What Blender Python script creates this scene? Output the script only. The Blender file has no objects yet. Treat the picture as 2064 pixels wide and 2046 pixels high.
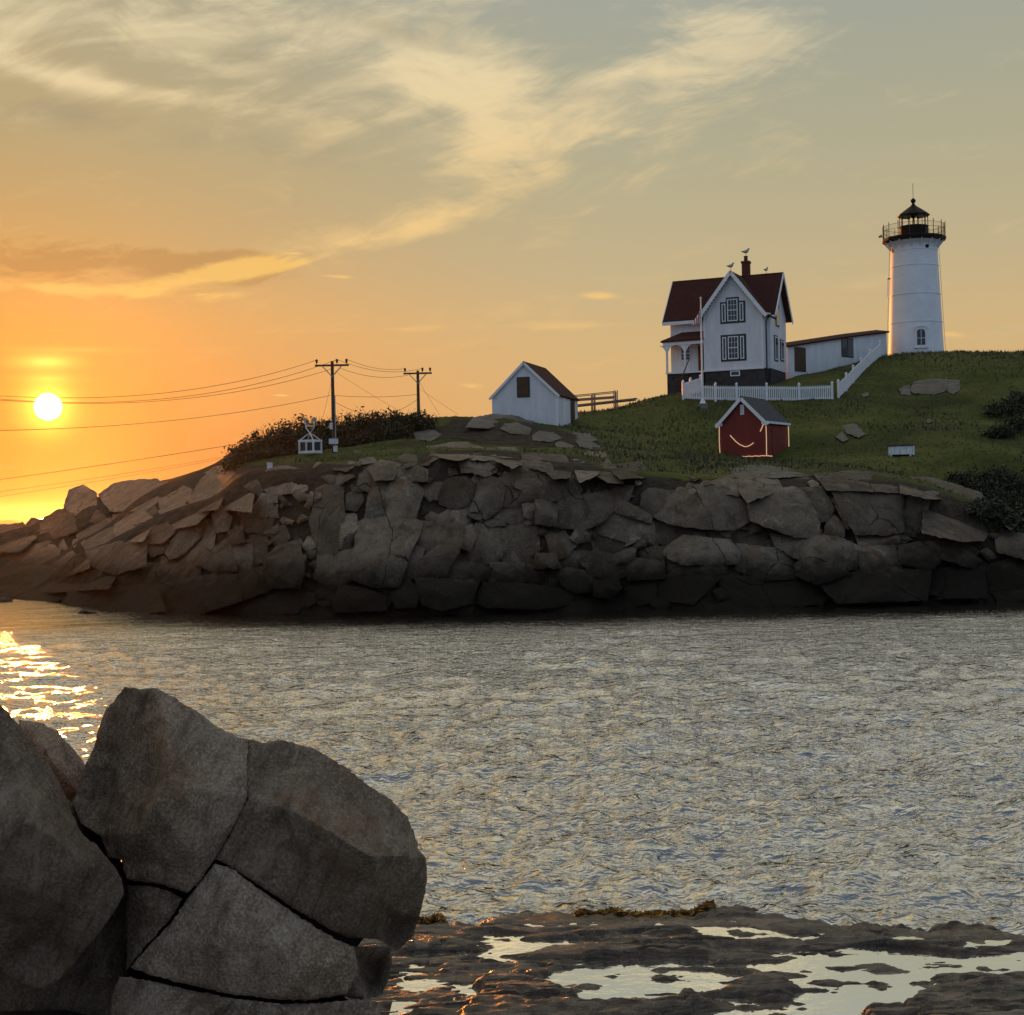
import bpy, bmesh, math, random
import numpy as np
from mathutils import Vector, noise, geometry
random.seed(7); rng = np.random.default_rng(11)
S = bpy.context.scene
COL = S.collection
PI = math.pi

# ------------------------------------------------------------------ camera, sky, sun, exposure
FPX = 2950.0; EYE = 4.5; ROLL = math.radians(1.15)      # focal length in photo pixels (2064 wide), eye height, roll
cam = bpy.data.cameras.new('camera'); camo = bpy.data.objects.new('camera', cam); COL.objects.link(camo)
cam.sensor_width = 36.0; cam.sensor_fit = 'HORIZONTAL'; cam.lens = FPX / 2064 * 36
cam.clip_start = 0.1; cam.clip_end = 30000
camo.location = (0, 0, EYE); camo.rotation_euler = (PI / 2, ROLL, 0)
S.camera = camo
S.view_settings.view_transform = 'Standard'; S.view_settings.look = 'None'
S.view_settings.exposure = 0.0; S.view_settings.gamma = 1.0; S.view_settings.use_curve_mapping = False
S.cycles.use_denoising = True; S.cycles.max_bounces = 6; S.cycles.diffuse_bounces = 3; S.cycles.glossy_bounces = 3
S.cycles.volume_bounces = 0; S.cycles.sample_clamp_indirect = 4.0; S.cycles.caustics_reflective = False; S.cycles.caustics_refractive = False

SUN_AZ = math.atan(-931 / FPX)                            # left of the view axis
SUN_EL = math.radians(4.1)
SUN_DIR = Vector((math.sin(SUN_AZ) * math.cos(SUN_EL), math.cos(SUN_AZ) * math.cos(SUN_EL), math.sin(SUN_EL)))
sl = bpy.data.lights.new('sun', 'SUN'); sl.energy = 2.6; sl.angle = math.radians(0.6); sl.color = (1.0, 0.29, 0.045)
slo = bpy.data.objects.new('sun', sl); COL.objects.link(slo); slo.location = (-60, 100, 60)
slo.rotation_euler = (-SUN_DIR).to_track_quat('-Z', 'Y').to_euler()


def lin(r, g, b):
    f = lambda c: (c / 255 / 12.92) if c <= 10 else ((c / 255 + 0.055) / 1.055) ** 2.4
    return (f(r), f(g), f(b), 1.0)


class NT:
    """small helper that writes node maths as function calls"""
    def __init__(s, tree): s.t = tree; s.n = tree.nodes; s.l = tree.links
    def new(s, kind, **kw):
        o = s.n.new(kind)
        for k, v in kw.items(): setattr(o, k, v)
        return o
    def put(s, sock, val):
        if isinstance(val, bpy.types.NodeSocket): s.l.new(val, sock)
        elif val is not None: sock.default_value = val
    def m(s, op, a, b=None, c=None, clamp=False):
        o = s.new('ShaderNodeMath', operation=op, use_clamp=clamp)
        s.put(o.inputs[0], a); s.put(o.inputs[1], b); s.put(o.inputs[2], c)
        return o.outputs[0]
    def add(s, a, b): return s.m('ADD', a, b)
    def sub(s, a, b): return s.m('SUBTRACT', a, b)
    def mul(s, a, b): return s.m('MULTIPLY', a, b)
    def sstep(s, x, a, b, lo=0.0, hi=1.0):
        o = s.new('ShaderNodeMapRange', interpolation_type='SMOOTHSTEP')
        s.put(o.inputs[0], x); s.put(o.inputs[1], a); s.put(o.inputs[2], b); s.put(o.inputs[3], lo); s.put(o.inputs[4], hi)
        return o.outputs[0]
    def mix(s, f, a, b, blend='MIX'):
        o = s.new('ShaderNodeMix', data_type='RGBA', blend_type=blend)
        s.put(o.inputs[0], f); s.put(o.inputs[6], a); s.put(o.inputs[7], b)
        return o.outputs[2]
    def ramp(s, f, stops, interp='LINEAR'):
        o = s.new('ShaderNodeValToRGB'); o.color_ramp.interpolation = interp
        e = o.color_ramp.elements
        while len(e) < len(stops): e.new(0.5)
        for i, (p, c) in enumerate(stops): e[i].position = p; e[i].color = c
        s.put(o.inputs[0], f); return o.outputs[0]
    def comb(s, x, y, z=0.0):
        o = s.new('ShaderNodeCombineXYZ'); s.put(o.inputs[0], x); s.put(o.inputs[1], y); s.put(o.inputs[2], z); return o.outputs[0]
    def sep(s, v):
        o = s.new('ShaderNodeSeparateXYZ'); s.put(o.inputs[0], v); return o.outputs
    def noise(s, vec, scale, detail=4, rough=0.55, dist=0.0):
        o = s.new('ShaderNodeTexNoise'); s.put(o.inputs['Vector'], vec); o.inputs['Scale'].default_value = scale
        o.inputs['Detail'].default_value = detail; o.inputs['Roughness'].default_value = rough; o.inputs['Distortion'].default_value = dist
        return o.outputs['Fac']
    def voro(s, vec, scale, feature='F1', rand=1.0):
        o = s.new('ShaderNodeTexVoronoi', feature=feature); s.put(o.inputs['Vector'], vec); o.inputs['Scale'].default_value = scale
        o.inputs['Randomness'].default_value = rand
        return o.outputs['Distance']
    def scale(s, vec, k):
        o = s.new('ShaderNodeVectorMath', operation='MULTIPLY'); s.put(o.inputs[0], vec); o.inputs[1].default_value = k; return o.outputs[0]
    def bump(s, h, strength=0.5, dist=0.05, normal=None):
        o = s.new('ShaderNodeBump'); o.inputs['Strength'].default_value = strength; o.inputs['Distance'].default_value = dist
        s.put(o.inputs['Height'], h); s.put(o.inputs['Normal'], normal); return o.outputs[0]


# ---- world: Nishita daylight under a veil of sunrise haze and high cirrus, described by direction only
W = bpy.data.worlds.new('World'); S.world = W; W.use_nodes = True
W.node_tree.nodes.clear(); w = NT(W.node_tree)
wout = w.new('ShaderNodeOutputWorld'); bg = w.new('ShaderNodeBackground'); w.l.new(bg.outputs[0], wout.inputs[0])
tc = w.new('ShaderNodeTexCoord').outputs['Generated']
nrm = w.new('ShaderNodeVectorMath', operation='NORMALIZE'); w.put(nrm.inputs[0], tc); D = nrm.outputs[0]
dx, dy, dz = w.sep(D)
AZ = w.m('ARCTAN2', dx, dy); EL = w.m('ARCSINE', dz)
A = w.mul(AZ, FPX); E = w.mul(EL, FPX)                     # angles in units of 1/2950 rad
dt = w.new('ShaderNodeVectorMath', operation='DOT_PRODUCT'); w.put(dt.inputs[0], D); dt.inputs[1].default_value = SUN_DIR
ANG = w.mul(w.m('ARCCOSINE', w.m('MINIMUM', dt.outputs['Value'], 1.0)), 180 / PI)   # degrees from the sun
er = w.m('DIVIDE', E, 2400.0, clamp=True)                 # 0 at the horizon, 1 at 47 degrees
sunside = w.ramp(er, [(0, lin(168, 78, 18)), (.05, lin(206, 100, 24)), (.10, lin(232, 134, 42)), (.16, lin(228, 154, 70)), (.22, lin(202, 156, 94)),
                      (.30, lin(184, 161, 116)), (.42, lin(180, 168, 136)), (.60, lin(216, 205, 174)), (1, lin(206, 204, 196))])
offside = w.ramp(er, [(0, lin(218, 172, 114)), (.07, lin(219, 178, 120)), (.14, lin(211, 180, 129)), (.20, lin(196, 178, 139)), (.28, lin(181, 174, 143)),
                      (.36, lin(169, 169, 149)), (.43, lin(162, 167, 158)), (.60, lin(202, 200, 188)), (1, lin(198, 201, 204))])
backsky = w.ramp(er, [(0, lin(142, 150, 162)), (.3, lin(136, 158, 184)), (1, lin(134, 162, 196))])
base = w.mix(w.sstep(A, -1200, 330), sunside, offside)
base = w.mix(w.sstep(ANG, 48, 115), base, backsky)
sky = w.new('ShaderNodeTexSky', sky_type='NISHITA'); sky.sun_disc = False
sky.sun_elevation = SUN_EL; sky.sun_rotation = SUN_AZ; sky.altitude = 0; sky.dust_density = 2.5; sky.air_density = 1.0
nish = w.mix(1.0, sky.outputs[0], (0.06, 0.06, 0.06, 1), 'MULTIPLY')
base = w.mix(0.05, base, nish)
# cloud streaks: warped noise shaped by broad soft ellipses
pv = w.comb(w.mul(A, 0.001), w.mul(E, 0.001), 0.0)
warp = w.noise(pv, 2.2, 2, 0.5)
pw = w.comb(w.add(w.mul(A, 0.001), w.mul(w.sub(warp, 0.5), 0.35)), w.add(w.mul(E, 0.0036), w.mul(w.sub(warp, 0.5), 1.2)), 0.3)
n1 = w.noise(pw, 3.3, 6, 0.63)
pw2 = w.comb(w.add(w.mul(A, 0.001), w.mul(E, 0.0012)), w.sub(w.mul(E, 0.0044), w.mul(A, 0.0012)), 4.0)
n2 = w.noise(pw2, 3.0, 6, 0.62, 0.8)
nn = w.add(w.mul(n1, 0.55), w.mul(n2, 0.45))


def toAE(du, dv):
    x = du * 1.06832 - 1032; y = dv * 1.06832 - 1023
    a = (x * math.cos(ROLL) - y * math.sin(ROLL)) / FPX; b = (x * math.sin(ROLL) + y * math.cos(ROLL)) / FPX
    az = math.atan(a); return az * FPX, math.atan(-b * math.cos(az)) * FPX


AE3 = w.comb(A, E, 0.0)


def blob(du, dv, rx, ry, rot=0.0, wgt=1.0):
    """soft ellipse around a direction"""
    a0, e0 = toAE(du, dv); o = w.new('ShaderNodeTexGradient', gradient_type='QUADRATIC_SPHERE'); tm = o.texture_mapping; tm.vector_type = 'TEXTURE'
    tm.translation = (a0, e0, 0); tm.rotation = (0, 0, math.radians(rot)); tm.scale = (rx * 2.25, ry * 2.25, 1.0)
    w.put(o.inputs[0], AE3); return o.outputs['Fac'], wgt * 1.15


def total(bl):
    o = None
    for b in bl:
        f, g = blob(*b); o = w.m('MULTIPLY_ADD', f, g, 0.0 if o is None else o)
    return o


M = total([(820, 120, 330, 95, -14, .75), (930, 240, 170, 75, -38, .6), (860, 402, 240, 36, 13, .8), (150, 152, 280, 26, -7, .9), (160, 40, 420, 75, 0, .55),
           (1230, 135, 300, 34, 2, .6), (1420, 45, 220, 55, 8, .45), (880, 300, 110, 50, 20, .45), (560, 200, 220, 60, -20, .3), (1180, 215, 150, 35, 12, .35)])
hi = w.sstep(E, 1150, 1800)                                # above the view: the same streaks, evenly spread
M = w.add(M, w.mul(hi, 0.45))
cloud = w.sstep(w.add(w.mul(M, 0.66), w.mul(w.sub(nn, 0.5), 2.2)), 0.04, 0.72)
cloud = w.mul(cloud, w.sstep(E, 60, 500))
ccol = w.mix(w.sstep(E, 350, 1000), lin(248, 202, 126), lin(234, 216, 174))
ccol = w.mix(w.sstep(A, 100, 1500), ccol, lin(206, 198, 170))
ccol = w.mix(w.sstep(ANG, 48, 115), ccol, lin(178, 180, 190))
base = w.mix(w.mul(cloud, 0.9), base, ccol)
# grey underside patches in the upper clouds
dk = total([(760, 65, 210, 40, -14, .8), (160, 220, 260, 45, -8, .7), (470, 110, 260, 32, -12, .6), (1130, 175, 140, 26, 5, .5), (620, 300, 300, 70, 0, .4)])
dkm = w.sstep(w.add(w.mul(dk, 0.6), w.mul(w.sub(n1, 0.5), 1.5)), 0.12, 0.62)
base = w.mix(w.mul(dkm, 0.42), base, lin(150, 142, 118))
# low bank by the sun with a bright lower edge, thin wisps
bank = total([(90, 500, 280, 38, -1, .85), (340, 488, 160, 26, -5, .85)])
bankm = w.mul(w.sstep(bank, 0.02, 0.25), w.sstep(w.add(bank, w.add(w.mul(w.sub(n1, 0.5), 2.6), w.mul(w.sub(n2, 0.5), 2.4))), 0.26, 0.8))
edge = total([(110, 543, 260, 15, -2, 1.0), (380, 522, 160, 17, 10, 1.0), (470, 503, 100, 8, 2, .5), (220, 483, 60, 6, 3, .6)])
edgem = w.mul(w.sstep(edge, 0.02, 0.25), w.sstep(w.add(edge, w.add(w.mul(w.sub(n1, 0.5), 2.2), w.mul(w.sub(n2, 0.5), 2.8))), 0.3, 1.0))
wisp = total([(1130, 558, 50, 10, -3, 1.0), (640, 522, 50, 6, -4, .9), (530, 746, 24, 3, -1, 1.0), (700, 622, 420, 12, 1, .45), (1110, 615, 170, 14, 0, .5), (890, 728, 40, 9, -5, .7), (555, 478, 30, 4, 0, .8), (1800, 632, 60, 10, -10, .6), (200, 660, 250, 12, 0, .5)])
wispm = w.mul(w.sstep(wisp, 0.02, 0.25), w.sstep(w.add(wisp, w.mul(w.sub(n1, 0.5), 1.1)), 0.3, 0.9))
base = w.mix(w.mul(bankm, 0.6), base, lin(184, 138, 84))
base = w.mix(w.mul(edgem, 0.72), base, lin(255, 204, 112))
base = w.mix(w.mul(wispm, 0.6), base, lin(255, 206, 122))
# the sun itself behind thin cloud, its aureole and the lit cloud gap above it
gl1 = w.m('EXPONENT', w.mul(w.mul(ANG, ANG), -1 / 0.80 ** 2))
gl2 = w.m('EXPONENT', w.mul(ANG, -1 / 2.2))
glow = w.mix(1.0, w.mix(1.0, (1.5, 0.95, 0.10, 1), gl1, 'MULTIPLY'), w.mix(1.0, (0.22, 0.045, 0.0, 1), gl2, 'MULTIPLY'), 'ADD')
base = w.mix(1.0, base, glow, 'ADD')
gap = w.m('MINIMUM', total([(88, 683, 46, 12, 0, .75), (92, 714, 44, 10, 0, .3), (120, 660, 90, 6, 0, .15)]), 1.0)
base = w.mix(1.0, base, w.mix(1.0, (0.9, 0.75, 0.12, 1), gap, 'MULTIPLY'), 'ADD')
disc = w.sstep(ANG, 0.56, 0.30)
base = w.mix(1.0, base, w.mix(1.0, (9, 7.5, 5, 1), disc, 'MULTIPLY'), 'ADD')
w.put(bg.inputs[0], base); bg.inputs[1].default_value = 1.0
W.cycles.sampling_method = 'MANUAL'; W.cycles.sample_map_resolution = 512


# ------------------------------------------------------------------ pixel helpers (photo pixels -> points at a real distance)
def ray(u, v):
    x = u - 1032; y = v - 1023
    return (x * math.cos(ROLL) - y * math.sin(ROLL)) / FPX, (x * math.sin(ROLL) + y * math.cos(ROLL)) / FPX


def P(u, v, Y):
    a, b = ray(u, v); return Vector((a * Y, Y, EYE - b * Y))


def Pz(u, v, z):
    a, b = ray(u, v); Y = (EYE - z) / b; return Vector((a * Y, Y, z))


K = 1.06832
def PD(du, dv, Y): return P(du * K, dv * K, Y)


# ------------------------------------------------------------------ materials
MAT = {}


def mat(name, rough=0.6, spec=0.5, metal=0.0, color=None):
    m = bpy.data.materials.new(name); m.use_nodes = True; m.node_tree.nodes.clear(); t = NT(m.node_tree)
    out = t.new('ShaderNodeOutputMaterial'); b = t.new('ShaderNodeBsdfPrincipled'); t.l.new(b.outputs[0], out.inputs[0])
    b.inputs['Roughness'].default_value = rough; b.inputs['Specular IOR Level'].default_value = spec; b.inputs['Metallic'].default_value = metal
    if color: b.inputs['Base Color'].default_value = (*color, 1)
    t.b = b; t.oc = t.new('ShaderNodeTexCoord').outputs['Object']; MAT[name] = m
    return t


def plain(name, c, rough=0.6, spec=0.4, metal=0.0, var=0.2, sc=6.0, bump=0.15):
    t = mat(name, rough, spec, metal); n = t.noise(t.oc, sc, 5, 0.6)
    d = tuple(x * (1 - var) for x in c); l = tuple(min(1, x * (1 + var * 0.6)) for x in c)
    t.put(t.b.inputs['Base Color'], t.ramp(n, [(0.3, (*d, 1)), (0.7, (*l, 1))]))
    if bump: t.put(t.b.inputs['Normal'], t.bump(n, bump, 0.01))
    return t


def granite(name, c1, c2, c3, sc=1.0, bs=1.0, tide=None, spec=0.3, rough=0.85, joints=0.0, grain=0.35, fs=None, foliation=False, vary=False):
    t = mat(name, rough, spec); P3 = t.new('ShaderNodeNewGeometry').outputs['Position']
    big = t.noise(P3, 0.35 * sc, 4, 0.6, 0.4); mid = t.noise(P3, 1.7 * sc, 6, 0.65); fine = t.noise(P3, fs or 14 * sc, 4, 0.75)
    col = t.ramp(big, [(0.3, (*c1, 1)), (0.5, (*c2, 1)), (0.72, (*c3, 1))])
    col = t.mix(t.sstep(mid, 0.4, 0.75, 0, 0.6), col, (c1[0] * .6, c1[1] * .55, c1[2] * .5, 1))
    col = t.mix(t.sstep(fine, 0.45, 0.72, 0.0, grain), col, (c3[0] * 1.7, c3[1] * 1.7, c3[2] * 1.7, 1))
    col = t.mix(t.sstep(fine, 0.5, 0.3, 0.0, grain), col, (c1[0] * .45, c1[1] * .42, c1[2] * .4, 1))
    st = t.noise(t.scale(P3, (1.0, 1.0, 0.18)), 1.6 * sc, 5, 0.6)                  # run-off stains
    col = t.mix(t.sstep(st, 0.5, 0.72, 0, 0.6), col, (c1[0] * .45, c1[1] * .4, c1[2] * .36, 1))
    h = t.add(t.mul(mid, 0.6), t.mul(fine, 0.22))
    if joints:
        wv = t.new('ShaderNodeVectorMath', operation='ADD'); t.put(wv.inputs[0], t.scale(P3, (1, 1, 0.45)))
        nv = t.new('ShaderNodeTexNoise'); t.put(nv.inputs['Vector'], P3); nv.inputs['Scale'].default_value = 0.8; nv.inputs['Detail'].default_value = 3
        t.put(wv.inputs[1], t.scale(nv.outputs['Color'], (0.6, 0.6, 0.6)))
        ck = t.voro(wv.outputs[0], joints, 'DISTANCE_TO_EDGE'); jn = t.m('MAXIMUM', t.sstep(ck, 0.0015, 0.009), t.sstep(big, 0.56, 0.48))
        col = t.mix(jn, (c1[0] * .4, c1[1] * .36, c1[2] * .32, 1), col); h = t.add(h, t.mul(jn, 0.35))
    pale = t.noise(P3, 0.9 * sc, 5, 0.7, 1.2)                                       # lichen and fresh breaks
    col = t.mix(t.sstep(pale, 0.56, 0.66, 0, 0.55), col, (c3[0] * 1.25, c3[1] * 1.28, c3[2] * 1.3, 1))
    rust = t.noise(t.scale(P3, (1, 1, 0.4)), 0.7 * sc, 4, 0.6, 0.5)
    col = t.mix(t.sstep(rust, 0.55, 0.7, 0, 0.5), col, (c2[0] * .85, c2[1] * .55, c2[2] * .36, 1))
    if foliation:                                                                   # slanting grain of the stone
        x, y, z = t.sep(P3); fv = t.comb(t.mul(t.add(t.mul(x, 0.45), t.mul(z, 0.9)), 0.5), t.mul(y, 0.6), t.mul(t.sub(t.mul(x, 0.9), t.mul(z, 0.45)), 3.2))
        fo_ = t.noise(fv, 4.0, 7, 0.72, 0.6); h = t.add(h, t.mul(fo_, 0.5)); col = t.mix(t.sstep(fo_, 0.5, 0.68, 0, 0.6), col, (c1[0] * .5, c1[1] * .47, c1[2] * .45, 1))
    if vary:                                                                        # no two blocks of the ledge weather alike
        rnd = t.new('ShaderNodeObjectInfo').outputs['Random']; col = t.mix(1.0, col, t.ramp(rnd, [(0, (0.62, 0.60, 0.57, 1)), (0.5, (1.0, 0.98, 0.95, 1)), (1, (1.5, 1.5, 1.48, 1))]), 'MULTIPLY')
    if tide:
        z = t.sep(P3)[2]
        zz = t.add(z, t.mul(t.sub(mid, 0.5), 2.2))
        col = t.mix(t.sstep(zz, tide[0], tide[1], 0.93, 0.0), col, (0.012, 0.010, 0.006, 1))   # weed and black lichen of the tidal zone
    t.put(t.b.inputs['Base Color'], col)
    t.put(t.b.inputs['Normal'], t.bump(h, 0.9, 0.16 * bs / sc))
    return t


granite('cliff_granite', (0.105, 0.081, 0.055), (0.165, 0.131, 0.092), (0.225, 0.186, 0.138), 1.0, 2.3, tide=(1.2, 2.9), joints=0.33, spec=0.12, vary=True)
granite('lawn_granite', (0.09, 0.078, 0.055), (0.125, 0.11, 0.083), (0.165, 0.147, 0.115), 1.0, 1.0)
granite('boulder_granite', (0.135, 0.093, 0.057), (0.225, 0.166, 0.112), (0.30, 0.236, 0.172), 3.2, 1.6, spec=0.25, grain=0.6, fs=55, foliation=True, vary=True)
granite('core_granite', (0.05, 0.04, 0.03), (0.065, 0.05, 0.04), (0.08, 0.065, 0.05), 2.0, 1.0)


def wet_rock():
    t = mat('ledge_rock', 0.5, 0.5); P3 = t.new('ShaderNodeNewGeometry').outputs['Position']
    st = t.scale(P3, (0.22, 1.0, 2.5))
    a = t.noise(st, 3.0, 7, 0.7, 0.8); b = t.noise(P3, 30, 4, 0.75); c = t.noise(t.scale(P3, (0.5, 1, 1)), 1.1, 5, 0.65); d = t.noise(st, 9.0, 5, 0.7)
    col = t.ramp(a, [(0.36, (0.012, 0.009, 0.006, 1)), (0.46, (0.07, 0.049, 0.031, 1)), (0.58, (0.16, 0.115, 0.076, 1)), (0.72, (0.24, 0.185, 0.13, 1))])
    col = t.mix(t.sstep(d, 0.5, 0.68, 0, 0.75), col, (0.03, 0.023, 0.017, 1))
    col = t.mix(t.sstep(b, 0.5, 0.75, 0, 0.4), col, (0.26, 0.21, 0.16, 1))
    t.put(t.b.inputs['Base Color'], col)
    t.put(t.b.inputs['Roughness'], t.sstep(c, 0.38, 0.58, 0.5, 0.12))
    h = t.add(t.add(t.mul(a, 0.8), t.mul(b, 0.12)), t.mul(d, 0.45))
    t.put(t.b.inputs['Normal'], t.bump(h, 1.0, 0.12))


wet_rock()


def grass_ground():
    t = mat('turf', 0.95, 0.1); P3 = t.new('ShaderNodeNewGeometry').outputs['Position']
    n = t.noise(P3, 0.16, 5, 0.6, 0.4); f = t.noise(P3, 2.4, 5, 0.7); st = t.noise(t.scale(P3, (0.25, 1, 1)), 0.9, 5, 0.6)
    col = t.ramp(n, [(0.32, (0.034, 0.038, 0.009, 1)), (0.48, (0.062, 0.074, 0.014, 1)), (0.68, (0.115, 0.112, 0.026, 1))])
    col = t.mix(t.sstep(st, 0.48, 0.68, 0, 0.65), col, (0.062, 0.05, 0.018, 1))
    col = t.mix(t.sstep(f, 0.52, 0.78, 0, 0.4), col, (0.04, 0.043, 0.012, 1))
    at = t.new('ShaderNodeAttribute'); at.attribute_name = 'rock'
    big = t.noise(P3, 0.5, 4, 0.6); mid = t.noise(P3, 2.0, 6, 0.65)
    rc = t.ramp(mid, [(0.3, (0.03, 0.023, 0.015, 1)), (0.6, (0.075, 0.059, 0.041, 1)), (0.8, (0.11, 0.09, 0.066, 1))])
    z = t.sep(P3)[2]
    rc = t.mix(t.sstep(t.add(z, t.mul(t.sub(mid, 0.5), 2.2)), 0.8, 2.2, 0.9, 0.0), rc, (0.02, 0.017, 0.01, 1))
    k = t.sstep(t.add(at.outputs['Fac'], t.mul(t.sub(big, 0.5), 0.9)), 0.42, 0.58)
    t.put(t.b.inputs['Base Color'], t.mix(k, col, rc))
    t.put(t.b.inputs['Normal'], t.bump(t.add(t.mul(f, t.add(t.mul(k, 0.8), 0.35)), t.mul(mid, t.mul(k, 1.4))), 0.9, 0.28))


grass_ground()


def leafmat(name, c1, c2):
    t = mat(name, 0.6, 0.3)
    n = t.new('ShaderNodeNewGeometry').outputs['Random Per Island']
    t.put(t.b.inputs['Base Color'], t.ramp(n, [(0, (*c1, 1)), (1, (*c2, 1))]))


leafmat('bayberry_leaf', (0.018, 0.022, 0.009), (0.042, 0.045, 0.016))
leafmat('grass_blade', (0.045, 0.052, 0.011), (0.085, 0.08, 0.022))
gm = NT(MAT['grass_blade'].node_tree); gb = [n for n in gm.n if n.type == 'BSDF_PRINCIPLED'][0]; gm.put(gb.inputs['Normal'], gm.comb(0.0, 0.0, 1.0))   # short turf shades as a mat
leafmat('rockweed', (0.16, 0.075, 0.014), (0.42, 0.21, 0.03))
plain('twig', (0.09, 0.065, 0.045), 0.9)


def siding(name, c, pitch=0.115):
    t = mat(name, 0.55, 0.4); z = t.sep(t.oc)[2]
    fr = t.m('FRACT', t.mul(z, 1 / pitch)); n = t.noise(t.scale(t.oc, (1, 1, 0.25)), 2.2, 5, 0.6)
    lo = tuple(x * 0.84 for x in c)
    t.put(t.b.inputs['Base Color'], t.ramp(n, [(0.3, (*lo, 1)), (0.65, (*c, 1))]))
    t.put(t.b.inputs['Normal'], t.bump(fr, 0.55, 0.02))


def shingles(name, c):
    t = mat(name, 0.9, 0.2); x, y, z = t.sep(t.oc)
    fr = t.m('FRACT', t.mul(z, 1 / 0.14)); n = t.noise(t.oc, 3.0, 6, 0.7); n2 = t.noise(t.scale(t.oc, (1, 1, 2)), 12, 3, 0.6)
    col = t.ramp(n, [(0.3, tuple(v * 0.65 for v in c) + (1,)), (0.7, tuple(v * 1.2 for v in c) + (1,))])
    col = t.mix(t.sstep(n2, 0.45, 0.7, 0, 0.4), col, tuple(v * 0.5 for v in c) + (1,))
    t.put(t.b.inputs['Base Color'], col); t.put(t.b.inputs['Normal'], t.bump(t.add(t.mul(fr, 0.7), n2), 0.6, 0.025))


siding('white_clapboard', (0.80, 0.81, 0.83))
siding('red_siding', (0.21, 0.028, 0.02), 0.14)
shingles('red_shingle', (0.062, 0.019, 0.015))
shingles('grey_shingle', (0.075, 0.08, 0.085))
plain('white_paint', (0.80, 0.81, 0.82), 0.5, 0.4, var=0.1, sc=3)
plain('tower_paint', (0.80, 0.81, 0.83), 0.45, 0.4, var=0.10, sc=0.9, bump=0.1)
plain('black_iron', (0.006, 0.005, 0.005), 0.6, 0.15)
plain('dark_trim', (0.018, 0.024, 0.032), 0.5, 0.4)
plain('brown_door', (0.075, 0.042, 0.02), 0.6, 0.3, sc=4)
plain('brick', (0.10, 0.035, 0.025), 0.9, 0.2, sc=9)
plain('stone_foundation', (0.06, 0.055, 0.055), 0.9, 0.2, sc=2.5, var=0.4)
plain('old_wood', (0.11, 0.075, 0.055), 0.85, 0.2, sc=5, var=0.35)
plain('grey_metal', (0.30, 0.31, 0.32), 0.4, 0.5, 0.6)
plain('wire', (0.05, 0.04, 0.035), 0.6, 0.3)
plain('weathered_rail', (0.30, 0.21, 0.16), 0.85, 0.2, sc=5, var=0.3)
plain('gull_feather', (0.38, 0.37, 0.36), 0.8, 0.2, sc=12, var=0.4)
plain('white_box_paint', (0.66, 0.72, 0.72), 0.6, 0.3, sc=4, var=0.3)
plain('brass', (0.55, 0.32, 0.10), 0.25, 0.5, 0.9)
plain('concrete', (0.22, 0.21, 0.19), 0.9, 0.2, sc=5, var=0.3)
t = mat('window_glass', 0.06, 0.6, color=(0.03, 0.035, 0.045))
t.put(t.b.inputs['Normal'], t.bump(t.noise(t.oc, 2.5, 2), 0.1, 0.02))
t = mat('lantern_glass', 0.02, 0.5, color=(1, 1, 1)); t.b.inputs['Transmission Weight'].default_value = 1.0; t.b.inputs['IOR'].default_value = 1.05
t = mat('rope_light_tube', 0.4, 0.4, color=(0.85, 0.66, 0.48)); t.b.inputs['Emission Color'].default_value = (1.0, 0.55, 0.26, 1); t.b.inputs['Emission Strength'].default_value = 0.5
t.put(t.b.inputs['Base Color'], t.ramp(t.noise(t.oc, 14, 2), [(0.3, (0.75, 0.55, 0.38, 1)), (0.7, (0.9, 0.74, 0.56, 1))]))
t = mat('flag_cloth', 0.8, 0.2)
fz = t.m('FRACT', t.mul(t.sep(t.oc)[0], 1 / 0.14)); fb = t.sep(t.oc)
t.put(t.b.inputs['Base Color'], t.mix(t.sstep(t.add(fb[2], t.mul(fb[0], -0.6)), 0.95, 1.0), t.mix(t.sstep(fz, 0.45, 0.55), (0.75, 0.73, 0.70, 1), (0.50, 0.09, 0.07, 1)), (0.06, 0.07, 0.16, 1)))


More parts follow.
